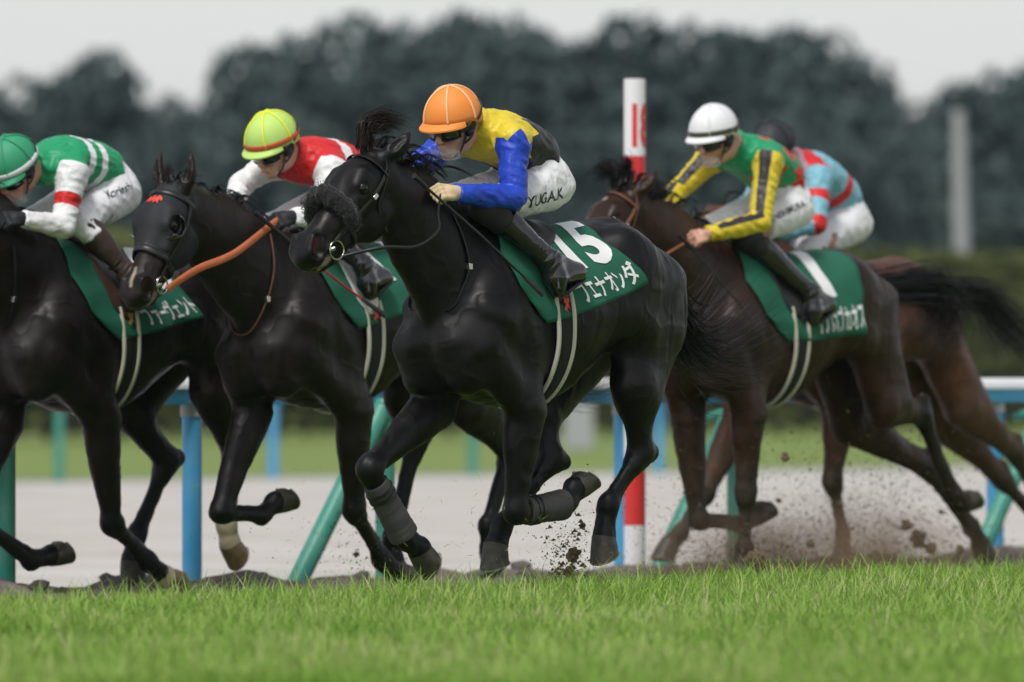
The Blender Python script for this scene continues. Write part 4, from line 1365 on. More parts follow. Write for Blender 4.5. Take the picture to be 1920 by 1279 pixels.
    dp, ww, hh = .140, .120, .138
    V, Q = [], []
    nu, nv = 48, 14
    for i in range(nv + 1):
        ph = (math.pi / 2) * (1 - i / nv) * 1.0 - .0
        for j in range(nu):
            a = 2 * math.pi * j / nu
            ca, sa = math.cos(a), math.sin(a)
            rr = math.cos(ph) if i < nv else 1.0
            seam = 1 + .010 * (math.cos(6 * a + .5) ** 24) * (1 - ph / (math.pi / 2)) ** .3
            z = hh * math.sin(ph) - (.012 if i == nv else 0) * (1 - ca * .0) - .015 * (1 if i == nv else 0) * (ca < 0)
            V.append(hc + d * dp * rr * ca * seam + l * ww * rr * sa * seam + u * z)
    for i in range(nv):
        for j in range(nu):
            Q.append((i * nu + j, (i + 1) * nu + j, (i + 1) * nu + (j + 1) % nu, i * nu + (j + 1) % nu))
    V = [p - root_loc for p in V]
    m = MB(); m.add(V, Q)
    hm = m.build('helmet', mats[S['cap']], root)
    sm = hm.modifiers.new('thick', 'SOLIDIFY'); sm.thickness = .008; sm.offset = -1
    # brim
    m = MB(); nb = 22; Vb = []
    for i in range(nb + 1):
        a = -1.15 + 2.3 * i / nb
        e_ = hc + d * dp * math.cos(a) + l * ww * math.sin(a) - u * .008
        ext = .034 * max(0, math.cos(a * 1.30)) ** .6
        o_ = e_ + (d * math.cos(a) + l * math.sin(a) * .9) * ext - u * (.012 + ext * .22)
        Vb += [e_ + u * .006 - root_loc, o_ + u * .003 - root_loc, o_ - u * .004 - root_loc, e_ - u * .004 - root_loc]
    Qb = []
    for i in range(nb):
        for k_ in range(4): Qb.append((4 * i + k_, 4 * i + (k_ + 1) % 4, 4 * i + 4 + (k_ + 1) % 4, 4 * i + 4 + k_))
    m.add(Vb, Qb); m.build('brim', mats[S['cap']], hm)
    # seam piping on the cover
    m = MB()
    for a in (.55, -.55, 1.57, -1.57, 2.6, -2.6):
        m.tube([hc + d * (dp + .003) * math.cos(p) * math.cos(a) + l * (ww + .003) * math.cos(p) * math.sin(a) + u * (hh + .003) * math.sin(p) - root_loc for p in np.linspace(.02, 1.52, 14)], .0048, 6)
    m.build('seam', mats[S.get('seam', S['cap'])], hm)
    m = MB(); m.sphere(hc + u * hh - root_loc, .010, n=10, k=6); m.build('button', mats[S['cap']], hm)
    if S.get('band'):
        m = MB(); m.tube([hc + d * (dp + .003) * math.cos(a) + l * (ww + .003) * math.sin(a) + u * .010 - root_loc for a in np.linspace(0, 2 * math.pi, 40, endpoint=False)], .013, 8, flat=.35, up=[d * math.cos(a) + l * math.sin(a) for a in np.linspace(0, 2 * math.pi, 40, endpoint=False)], closed=True)
        m.build('band', mats[S['band']], hm)
    # goggles: curved lens, frame and strap
    def gog(b0, dip, name, ml, mf, half=1.05, hgt=.034, out=.015):
        Vg, n_ = [], 18
        for k_, zz_ in enumerate(np.linspace(-1, 1, 6)):
            for i in range(n_ + 1):
                a = -half + 2 * half * i / n_
                nose = .010 * math.exp(-(a / .16) ** 2) if zz_ < 0 else 0
                r1 = .098 + out - .008 * zz_ * zz_; r2 = .078 + out
                Vg.append(h(-.002 + dip + r1 * math.cos(a), b0 + hgt * zz_ * (1 - .35 * (abs(a) / half) ** 3) + nose, r2 * math.sin(a) * 1.02) - root_loc)
        Qg = [(k_ * (n_ + 1) + i, k_ * (n_ + 1) + i + 1, (k_ + 1) * (n_ + 1) + i + 1, (k_ + 1) * (n_ + 1) + i) for k_ in range(5) for i in range(n_)]
        m = MB(); m.add(Vg, Qg); g_ = m.build(name, mats[ml], root)
        sm_ = g_.modifiers.new('thick', 'SOLIDIFY'); sm_.thickness = .003
        edge = [Vg[i] for i in range(n_ + 1)] + [Vg[k_ * (n_ + 1) + n_] for k_ in range(1, 6)] + [Vg[5 * (n_ + 1) + i] for i in range(n_ - 1, -1, -1)] + [Vg[k_ * (n_ + 1)] for k_ in range(4, 0, -1)]
        m = MB(); m.tube(edge, .0042, 6, closed=True); m.build('frame', mats[mf], g_)
        return g_
    g_ = gog(.006, 0, 'goggles', 'lens', 'rubber')
    m = MB()
    for s in (1, -1):
        pts = [h(.055, .006, s * .088), h(.015, .016, s * .104), h(-.055, .055, s * .118), h(-.115, .10, s * .085), h(-.145, .115, s * .03), h(-.15, .118, 0)]
        m.tube([p - root_loc for p in catmull(pts, 5)], .0075, 6, flat=.3, up=l)
    m.build('strap', mats['rubber'], g_)
    if S.get('visor'):
        gog(-.090, -.004, 'spare_goggles', 'clear', 'clear', half=.85, hgt=.022, out=.022)
    # harness of the helmet
    m = MB()
    for s in (1, -1):
        m.tube([p - root_loc for p in catmull([h(.01, .05, s * .092), h(.012, -.02, s * .080), h(.03, -.09, s * .050), h(.040, -.125, 0)], 5)], .008, 6, flat=.3, up=l)
        m.tube([p - root_loc for p in catmull([h(-.075, .04, s * .085), h(-.035, -.03, s * .078), h(.012, -.055, s * .070)], 5)], .007, 6, flat=.3, up=l)
        m.sphere(h(-.005, -.008, s * .086) - root_loc, .022, n=10, k=7)
    m.build('chin_strap', mats[S.get('strap', 'rubber')], hm)
    if S.get('hair', True):
        v, f = skin([cap(h(-.06, .0, .035), h(-.06, .0, -.035), (.050, .030), k=.03), cap(h(-.055, -.03, .02), h(-.055, -.03, -.02), (.035, .03), k=.03)], .008, 0)
        part('hair', v, f, mats['hair'])
    R.person, R.J, R.pl = root, J, root_loc
    R.dirs = (d, u, l)
    return root

def stamp(R, bvh, text, c, e1, size, width, matl, parent, off, name='lettering', bold=.0, shear=0., aspect=1.0, rise=.0025):
    """lettering printed on cloth: c and e1 are local points at the middle and the right end"""
    tv, tf = cut_mesh(text_mesh(text, 1.0, bold, shear), .12)
    w = tv[:, 0].max() - tv[:, 0].min()
    e = np.array(e1) - np.array(c); e[1] = 0; e = nrm(e); n = np.array([-e[2], 0, e[0]])
    if n[2] < 0: n = -n
    k = width / w
    out, ok = [], True
    last = np.array(c)
    for x, y, _ in tv:
        p = np.array(c) + e * x * k + n * y * k * aspect
        hit = bvh.ray_cast(Vector((p[0], 2.0, p[2])), Vector((0, -1, 0)))
        if hit[0] is not None: last = np.array(hit[0]) + np.array(hit[1]) * rise
        out.append(last - off)
    return obj(name, fast_mesh(name, out, tf), matl, parent)
M['skin'] = mat('skin', (.62, .36, .26), .5, sss=.15, var=(25, (.56, .29, .21), .7))
M['breeches'] = mat('white_breeches', (.80, .80, .82), .65, spec=.3, var=(4, (.74, .74, .77), .6), bump=(15, .55, .018))
M['boot'] = mat('black_patent_leather', (.010, .010, .011), .16, coat=.6, bump=(14, .12, .006))
M['boot_brown'] = mat('brown_leather', (.045, .026, .022), .5, bump=(50, .2, .003))
M['knee'] = mat('black_stretch_cloth', (.012, .012, .013), .75)
M['rubber'] = mat('black_rubber', (.012, .012, .013), .5)
M['lens'] = mat('dark_lens', (.02, .016, .015), .06, coat=1.0)
M['clear'] = mat('hazy_clear_plastic', (.75, .76, .74), .25)
M['clear'].node_tree.nodes['Principled BSDF'].inputs['Alpha'].default_value = .16
M['hair'] = mat('dark_hair', (.012, .009, .008), .5)
M['cap_orange'] = mat('cap_orange', (.86, .27, .045), .62, bump=(120, .15, .002))
M['cap_lime'] = mat('cap_lime', (.50, .72, .17), .62, bump=(120, .15, .002))
M['cap_green'] = mat('cap_green', (.03, .30, .15), .62, bump=(120, .15, .002))
M['cap_white'] = mat('cap_white', (.78, .78, .80), .6, bump=(120, .15, .002))
M['cap_black'] = mat('cap_black', (.022, .023, .03), .6, bump=(120, .15, .002))
M['seam_orange'] = mat('seam_orange', (.95, .55, .30), .6)
M['seam_yellow'] = mat('seam_yellow', (.85, .88, .05), .6)
M['band_red'] = mat('band_red_orange', (.55, .09, .03), .6)
M['band_dark'] = mat('band_dark', (.06, .055, .03), .6)
M['glove_tan'] = mat('glove_tan', (.62, .47, .28), .8, bump=(60, .3, .003))
M['glove_black'] = mat('glove_black', (.012, .012, .018), .7, bump=(60, .3, .003))
YEL, BLU, BLK, RED, WHT, GRN, SKY = (.72, .56, .035), (.015, .060, .50), (.030, .027, .032), (.62, .022, .022), (.80, .80, .80), (.012, .30, .125), (.21, .47, .58)

def pat15(s, phi, on, at, aphi, side, v):
    n = zig(phi / (2 * math.pi) + .03, 9)
    yel = (s - .60) + .085 * n
    blue = on - .022 + .030 * zig(aphi / (2 * math.pi) + .1, 4)
    return {'yel': yel, 'blue': blue}
def pat11(s, phi, on, at, aphi, side, v):
    return {'stripe': .06 - np.abs(s - .60), 'sleeve': on + .004}
def pat2(s, phi, on, at, aphi, side, v):
    hoop = np.maximum(.038 - np.abs(s - .60), .038 - np.abs(s - .44))
    return {'hoop': hoop, 'sleeve': on + .005, 'armband': np.minimum(on, .055 - np.abs(at - .27))}
def pat1(s, phi, on, at, aphi, side, v):
    st = np.full(len(s), -1.0)
    for cs, cp, r in ((.78, -.9, .055), (.80, .75, .05), (.62, .15, .05), (.52, 1.05, .065), (.38, .55, .05), (.34, 1.5, .055), (.60, 1.9, .06), (.72, 2.5, .055), (.50, -1.0, .06), (.40, -.3, .05), (.48, 2.4, .055), (.36, -1.5, .055), (.68, 3.05, .05)):
        dp = (phi - cp + math.pi) % (2 * math.pi) - math.pi
        st = np.maximum(st, star_sd((s - cs) * .50, dp * .15, r))
    sl = on - .002
    stripe = np.minimum(on, (.42 - np.abs(aphi)) * .05)
    cuff = np.minimum(on, at - .93)
    hem = .265 - s
    return {'star': st, 'hem': np.where(on < 0, hem, -1), 'sleeve': sl, 'stripe': np.minimum(stripe, .93 - at)}
def pat9(s, phi, on, at, aphi, side, v):
    hoop = np.maximum(.055 - np.abs(s - .43), .08 - np.abs(s - .92))
    ab = np.minimum(on, np.maximum(.05 - np.abs(at - .22), .05 - np.abs(at - .50)))
    return {'hoop': np.where(on < -.005, hoop, -1), 'armband': ab}
S15 = layered('silks_yellow_blue_black', BLK, [('yel', YEL), ('blue', BLU)], rough=.42, sheen=.0)
S11 = layered('silks_red_white', RED, [('stripe', WHT), ('sleeve', WHT)], rough=.45)
S2 = layered('silks_green_white_hoops', GRN, [('hoop', WHT), ('sleeve', WHT), ('armband', RED)], rough=.45)
S1 = layered('silks_green_red_stars', GRN, [('star', RED), ('hem', RED), ('sleeve', YEL), ('stripe', BLK)], rough=.45)
S9 = layered('silks_red_blue_hoops', SKY, [('hoop', RED), ('armband', RED)], rough=.5)

JS = {}
JS[15] = dict(label='jockey in an orange cap with yellow, blue and black silks', seed=1.0,
    pelvis=(1004, 345, 0), mid=(985, 288, 0), upper=(925, 252, 0), neck=(888, 232, 0), head=(848, 243, 0.0), face=(.90, .02, -.24), roll=-.05,
    sl=(962, 266, .17), el=(962, 372, .22), wl=(852, 362, .17), hl=(808, 358, .15),
    sr=(855, 258, -.17), er=(776, 318, -.26), wr=(760, 345, -.10), hr=(752, 352, -.06),
    kl=(910, 388, .15), al=(1032, 487, .29), tl=(1046, 543, .31), heel=(1080, 513, .29), kr=(800, 400, -.20), ar=(900, 505, -.30), tr=(880, 545, -.30),
    silks=S15, pattern=pat15, cap='cap_orange', seam='seam_orange', glove='glove_tan', knee_mat='knee', boot_top=.11, breech_len=.07, visor=True, strap='rubber', text='YUGA.K')
JS[11] = dict(label='jockey in a lime green cap and red silks with white sleeves', seed=2.0,
    pelvis=(672, 370, 0), mid=(650, 322, 0), upper=(585, 300, 0), neck=(548, 287, 0), head=(512, 282, 0.0), face=(.86, -.05, -.40), roll=-.06,
    sl=(622, 318, .17), el=(606, 405, .21), wl=(545, 408, .16), hl=(508, 416, .14),
    sr=(510, 305, -.17), er=(452, 348, -.22), wr=(442, 374, -.09), hr=(428, 384, -.06),
    kl=(600, 425, .15), al=(680, 496, .29), tl=(692, 550, .31), heel=(718, 522, .29), kr=(505, 420, -.20), ar=(590, 520, -.30), tr=(580, 560, -.30),
    silks=S11, pattern=pat11, cap='cap_lime', seam='seam_yellow', band='band_red', glove='glove_black', breech_len=.09, boot_top=.06)
JS[2] = dict(label='jockey in a green cap and green silks with white hoops, at the left edge', seed=3.0,
    pelvis=(200, 358, 0), mid=(178, 318, 0), upper=(108, 300, 0), neck=(68, 310, 0), head=(28, 325, 0.0), face=(.80, .0, -.60), roll=-.05,
    sl=(135, 325, .17), el=(118, 425, .20), wl=(38, 410, .15), hl=(2, 412, .13),
    sr=(30, 320, -.17), er=(-35, 400, -.22), wr=(-50, 415, -.09), hr=(-62, 418, -.06),
    kl=(150, 415, .15), al=(240, 510, .29), tl=(248, 572, .31), heel=(272, 540, .29), kr=(60, 430, -.20), ar=(150, 520, -.30), tr=(140, 565, -.30),
    silks=S2, pattern=pat2, res=.0075, cap='cap_green', seam='cap_green', band='cap_white', glove='glove_black', boot='boot_brown', boot_top=.02, breech_len=.10, visor=True, text='Korieshi')
JS[1] = dict(label='jockey in a white cap and green silks with red stars and striped yellow sleeves', seed=4.0,
    pelvis=(1464, 388, 0), mid=(1455, 330, 0), upper=(1410, 292, 0), neck=(1378, 272, 0), head=(1338, 266, 0.0), face=(.93, -.02, -.22), roll=-.03,
    sl=(1440, 302, .17), el=(1425, 415, .21), wl=(1325, 440, .16), hl=(1285, 450, .14),
    sr=(1336, 292, -.17), er=(1270, 360, -.28), wr=(1240, 400, -.09), hr=(1232, 412, -.06),
    kl=(1395, 440, .15), al=(1520, 548, .29), tl=(1524, 600, .31), heel=(1552, 572, .29), kr=(1290, 440, -.20), ar=(1385, 560, -.30), tr=(1370, 600, -.30),
    silks=S1, pattern=pat1, cap='cap_white', seam='cap_white', band='band_dark', knee_mat='knee', boot_top=.12, breech_len=.07, visor=True, text='S.NISHIMURA')
JS[9] = dict(label='jockey in a black cap and light blue silks with red hoops', seed=5.0,
    pelvis=(1576, 418, 0), mid=(1565, 370, 0), upper=(1515, 320, 0), neck=(1484, 302, 0), head=(1450, 292, 0.0), face=(.90, .0, -.40), roll=.0,
    sl=(1535, 335, .17), el=(1530, 420, .25), wl=(1450, 440, .10), hl=(1415, 445, .07),
    sr=(1450, 320, -.17), er=(1395, 395, -.26), wr=(1370, 430, -.09), hr=(1360, 440, -.06),
    kl=(1515, 465, .15), al=(1618, 565, .29), tl=(1622, 615, .31), heel=(1648, 588, .29), kr=(1425, 465, -.20), ar=(1510, 570, -.30), tr=(1500, 610, -.30),
    silks=S9, pattern=pat9, res=.009, cap='cap_black', seam='cap_black', glove='glove_black', breech_len=.09, boot_top=.05)
M['print'] = mat('dark_print', (.02, .02, .025), .7)
text_at = {15: ((1022, 372), (1056, 363), .28, .9), 1: ((1475, 397), (1514, 379), .33, .8), 2: ((224, 358), (250, 347), .19, 1.0)}
for k in JS:
    if k not in R: continue
    build_rider(R[k], JS[k], M)
    J = R[k].J
    if JS[k].get('text'):
        c, e, w, asp = text_at[k]
        stamp(R[k], R[k].br_bvh, JS[k]['text'], R[k].p(*c, .19), R[k].p(*e, .19), 1, w, M['print'], R[k].person, R[k].pl, 'name_print', bold=.008, aspect=asp, shear=.25 if k == 2 else 0)
# ------------------------------------------------------------------ saddlery
M['cloth_green'] = mat('green_number_cloth', (.006, .105, .060), .8, var=(3, (.008, .122, .070), .8), bump=(200, .25, .002))
M['cloth_white'] = mat('white_cloth_print', (.80, .80, .80), .8)
M['leather_black'] = mat('black_leather', (.012, .011, .011), .42, bump=(70, .2, .002))
M['leather_brown'] = mat('brown_saddle_leather', (.050, .026, .018), .45, bump=(70, .2, .002))
M['leather_tan'] = mat('tan_leather', (.36, .13, .05), .5, bump=(70, .2, .002))
M['leather_mid'] = mat('worn_brown_leather', (.20, .085, .045), .5, bump=(70, .2, .002))
M['orange'] = mat('orange_rein_rubber', (.68, .19, .075), .6, bump=(300, .5, .003), var=(30, (.55, .13, .05), .7))
M['cream'] = mat('cream_fleece_edge', (.58, .56, .47), .9, bump=(160, .5, .003))
M['steel'] = mat('bright_steel', (.62, .61, .58), .22, metal=1.0)
M['dark_steel'] = mat('dark_steel', (.06, .06, .065), .35, metal=.8)
M['brass'] = mat('brass', (.60, .42, .15), .3, metal=1.0)
M['fleece'] = mat('black_sheepskin', (.010, .010, .010), .95, sheen=.25, bump=(70, 1.0, .012))
M['hood'] = mat('black_hood_cloth', (.0085, .010, .013), .7, bump=(220, .3, .002))
M['flap_white'] = mat('white_saddle_flap', (.74, .73, .70), .5)
M['emblem_red'] = mat('red_print', (.65, .06, .03), .6)
M['emblem_gold'] = mat('gold_print', (.45, .26, .05), .6)
M['whip'] = mat('whip_black', (.014, .014, .015), .45)
M['whip_red'] = mat('whip_red', (.45, .02, .03), .4)

def axis_z(R): return R.S['zw'] - .45
def to_xphi(R, spec):
    p = R.q(spec)
    return np.array([p[0], math.atan2(p[1], p[2] - axis_z(R))])
def on_barrel(R, x, phi, rise=.01):
    dr = np.array([0, math.sin(phi), math.cos(phi)]); c = np.array([x, 0, axis_z(R)])
    h = R.trunk.ray_cast(Vector(c + dr * 1.1), Vector(-dr))
    r = 1.1 - h[3] if h[0] is not None and h[3] < 1.0 else .33
    if abs(phi) < 1.55:                                 # over the back the shoulder muscles count too
        h = R.bvh.ray_cast(Vector(c + dr * 1.1), Vector(-dr))
        if h[0] is not None and 0 < 1.1 - h[3] - r < .07: r = 1.1 - h[3]
    return c + dr * (r + rise)
def cam_hit(R, px, py, rise=.008):
    o = R.loc(np.array([0, 0, CAMH])); d = R.ray(px, py); d = nrm(d)
    dl = np.array([np.dot(FWD, d), np.dot(LEFT, d), d[2]])
    h = R.bvh.ray_cast(Vector(o), Vector(dl))
    if h[0] is None: return None
    n = np.array(h[1]); n = n if np.dot(n, dl) < 0 else -n
    return np.array(h[0]) + n * rise
def top_thing(R, name, base, label, cat, group):
    w = R.o + FWD * base[0] + LEFT * base[1] + UP * base[2]
    return tag(empty(name, w, YAW), label, cat, group)
def edge_eval(E, w):
    """E: list of (x, phi) from spine to hem; w in 0..1"""
    t = np.linspace(0, 1, len(E)); E = np.array(E)
    return np.array([np.interp(w, t, E[:, 0]), np.interp(w, t, E[:, 1])])

def saddle_cloth(R, front, rear, num, name, label, nums=(.56, .985, .06, .68), nams=(.39, .985, .74, .95)):
    F_ = [np.array([to_xphi(R, front[0])[0], 0.0])] + [to_xphi(R, q) for q in front[1:]]
    E_ = [np.array([to_xphi(R, rear[0])[0], 0.0])] + [to_xphi(R, q) for q in rear[1:]]
    R.cloth = (F_, E_)
    def pt(u, w, rise=.016):
        a = edge_eval(F_, abs(w)); b = edge_eval(E_, abs(w))
        x = a[0] * (1 - u) + b[0] * u; ph = a[1] * (1 - u) + b[1] * u
        rp = .012 * noise.noise(Vector((x * 7, ph * 5, 1.3))) + .007 * math.sin(x * 26 + ph * 9) * abs(w) ** 2
        return on_barrel(R, x, ph * (1 if w >= 0 else -1), rise + rp)
    base = np.array([-.4, 0, 1.2])
    root = top_thing(R, 'saddle_cloth', base, label, 'saddle cloth', 'green number cloths under the saddles')
    nu, nw = 36, 60
    V = [pt(i / nu, -1 + 2 * j / nw) for i in range(nu + 1) for j in range(nw + 1)]
    V = np.array(V)
    Q = np.array([(i * (nw + 1) + j, i * (nw + 1) + j + 1, (i + 1) * (nw + 1) + j + 1, (i + 1) * (nw + 1) + j) for i in range(nu) for j in range(nw)])
    # relax so that the cloth hangs smoothly
    Vg = V.reshape(nu + 1, nw + 1, 3)
    for _ in range(4):
        Vg[1:-1, 1:-1] = .5 * Vg[1:-1, 1:-1] + .125 * (Vg[2:, 1:-1] + Vg[:-2, 1:-1] + Vg[1:-1, 2:] + Vg[1:-1, :-2])
    V = Vg.reshape(-1, 3)
    o = obj('cloth', fast_mesh('cloth', V - base, Q), M['cloth_green'], root)
    sm = o.modifiers.new('thick', 'SOLIDIFY'); sm.thickness = .006; sm.offset = -1
    def gp(u, w):
        """bilinear sample of the finished cloth"""
        x = u * nu; y = (w + 1) / 2 * nw
        i, j = int(min(nu - 1, max(0, x))), int(min(nw - 1, max(0, y))); fx, fy = x - i, y - j
        a = Vg[i, j] * (1 - fx) * (1 - fy) + Vg[i + 1, j] * fx * (1 - fy) + Vg[i, j + 1] * (1 - fx) * fy + Vg[i + 1, j + 1] * fx * fy
        n = np.cross(Vg[i + 1, j] - Vg[i, j], Vg[i, j + 1] - Vg[i, j]); n = nrm(n)
        c = np.array([a[0], 0, axis_z(R)])
        return a + (n if np.dot(n, a - c) > 0 else -n) * .004
    def letter(text, box, bold, nm):
        tv, tf = cut_mesh(text_mesh(text, 1.0, bold), .09)
        x0, x1, y0, y1 = tv[:, 0].min(), tv[:, 0].max(), tv[:, 1].min(), tv[:, 1].max()
        out = [gp(box[0] + (box[1] - box[0]) * (x - x0) / (x1 - x0), box[3] - (box[3] - box[2]) * (y - y0) / (y1 - y0)) - base for x, y, _ in tv]
        obj(nm, fast_mesh(nm, out, tf), M['cloth_white'], root)
    if num: letter(num, nums, .035, 'number')
    if name: letter(name, nams, .022, 'horse_name')
    return root

def barrel_strip(m, R, pts, half, rise, n=26, mi=0):
    """a flat strap round the barrel through (x, phi) points"""
    c = catmull([np.array(p) for p in pts], n // (len(pts) - 1))
    rows = []
    for i, (x, ph) in enumerate(c):
        rows.append([on_barrel(R, x + s * half, ph, rise) for s in (-1, 0, 1)])
    for _ in range(2):
        rows = [rows[0]] + [[.5 * rows[i][j] + .25 * (rows[i - 1][j] + rows[i + 1][j]) for j in range(3)] for i in range(1, len(rows) - 1)] + [rows[-1]]
    return rows

def saddle(R, label, leather='leather_black', flap='leather_black', emblem='emblem_red', girth=None):
    base = np.array([-.2, 0, 1.4])
    root = top_thing(R, 'race_saddle', base, label, 'saddle', 'race saddles')
    # seat: a small curved pad that rises at both ends
    nu, nw = 14, 14; V = []
    for i in range(nu + 1):
        u = i / nu; x = -.04 - .28 * u
        wd = .30 + .18 * math.sin(math.pi * u)
        for j in range(nw + 1):
            ph = (-1 + 2 * j / nw) * wd
            V.append(on_barrel(R, x, ph, .022 + .022 * (abs(u - .45) * 2) ** 2 * math.cos(ph)) - base)
    Q = np.array([(i * (nw + 1) + j, i * (nw + 1) + j + 1, (i + 1) * (nw + 1) + j + 1, (i + 1) * (nw + 1) + j) for i in range(nu) for j in range(nw)])
    o = obj('seat', fast_mesh('seat', V, Q), M[leather], root); sm = o.modifiers.new('thick', 'SOLIDIFY'); sm.thickness = .016; sm.offset = -1
    for s in (1, -1):
        V = []
        for i in range(13):
            w = i / 12; ph = .30 + .95 * w
            xf = .0 - .10 * w - .03 * w * w; xr = -.20 - .02 * w
            wid = math.sin(math.pi * min(1, .25 + .62 * (1 - w) + .12)) if w > .8 else 1
            xm = (xf + xr) / 2; hw = (xf - xr) / 2 * (1 - max(0, (w - .75) / .25) ** 2 * .6)
            for j in range(9):
                V.append(on_barrel(R, xm + hw * (1 - 2 * j / 8), s * ph, .022) - base)
        Q = np.array([(i * 9 + j, i * 9 + j + 1, (i + 1) * 9 + j + 1, (i + 1) * 9 + j) for i in range(12) for j in range(8)])
        o = obj('flap', fast_mesh('flap', V, Q), M[flap], root); sm = o.modifiers.new('thick', 'SOLIDIFY'); sm.thickness = .005; sm.offset = 1
        # stirrup leather and iron
        A = R.J['leg' + ('l' if s > 0 else 'r')]
        An, To = A[2], A[3]
        ball = An * .35 + To * .65
        g = nrm(An - A[1])
        top = on_barrel(R, -.12, s * .55, .035)
        m = MB()
        e = ball - UP * -.075 + np.array([0, s * .01, 0])
        m.tube([q - base for q in catmull([top, top * .5 + e * .5 + np.array([0, s * .03, 0]), e], 6)], .010, 6, flat=.3, up=Y3)
        m.build('stirrup_leather', M[leather], root)
        m = MB(); fd = nrm(To - An); sd = nrm(np.cross(fd, UP))
        arc = [ball + UP * (.000 + .06 * math.sin(a)) + sd * .050 * math.cos(a) for a in np.linspace(-.2, math.pi + .2, 16)]
        m.tube([q - base for q in arc], .0045, 6)
        m.tube([ball - UP * .040 + sd * x - base for x in (-.056, 0, .056)], .010, 8, flat=.5, up=UP)
        m.tube([arc[0] - base, ball - UP * .040 + sd * .056 - base], .006, 6); m.tube([arc[-1] - base, ball - UP * .040 - sd * .056 - base], .006, 6)
        m.build('stirrup_iron', M['dark_steel'], root)
    # girth
    gp = girth or [(-.18, 1.05), (-.195, 1.5), (-.215, 2.0), (-.225, 2.6), (-.225, math.pi)]
    full = gp + [(x, 2 * math.pi - p) for x, p in gp[::-1][1:]]
    rows = barrel_strip(None, R, full, .045, .016, 48)
    V = [q - base for r in rows for q in r]; n = len(rows)
    Q = np.array([(3 * i + j, 3 * i + j + 1, 3 * i + 4 + j, 3 * i + 3 + j) for i in range(n - 1) for j in range(2)])
    o = obj('girth', fast_mesh('girth', V, Q), M['knee'], root); sm = o.modifiers.new('thick', 'SOLIDIFY'); sm.thickness = .008
    for j in (0, 2):
        m = MB(); m.tube([r[j] - base for r in rows], .0105, 8); m.build('girth_edging', M['cream'], o)
    k = 12
    c, up_ = rows[3][1], nrm(rows[2][1] - rows[4][1]); sdv = nrm(rows[3][2] - rows[3][0]); nn = nrm(np.cross(sdv, up_)); nn = nn if nn[1] > 0 else -nn
    sh = [(-.012, .03), (.0, .022), (.012, .032), (.016, .012), (.006, .0), (.018, -.022), (.004, -.034), (-.006, -.012), (-.018, -.03), (-.010, .004), (-.018, .014)]
    m = MB(); m.add([c + sdv * x + up_ * y + nn * .012 - base for x, y in sh], [tuple(range(len(sh)))])
    m.build('emblem', M[emblem], o, smooth=False)
    return root

def ring_pt(R, t, ang, rise=.006, df=-.04):
    """a point on the head: t along the face, ang 0 = front, +90 = its left"""
    F = R.F; a = math.radians(ang)
    c = F(t, df, 0); dr = F.f * math.cos(a) + F.l * math.sin(a)
    h = R.bvh.ray_cast(Vector(c + dr * .4), Vector(-dr))
    r = .4 - h[3] if h[0] is not None and h[3] < .39 else .07
    return c + dr * (r + rise)

def strap(pts, w, m, name, parent, base, up=None, n=4, closed=False, flat=.28):
    q = catmull(pts, n, closed)
    if up is None: ups = None
    else: ups = [nrm(p - up) for p in q]
    b = MB(); b.tube([p - base for p in q], w, 8, flat=flat, up=ups, closed=closed)
    return b.build(name, m, parent)

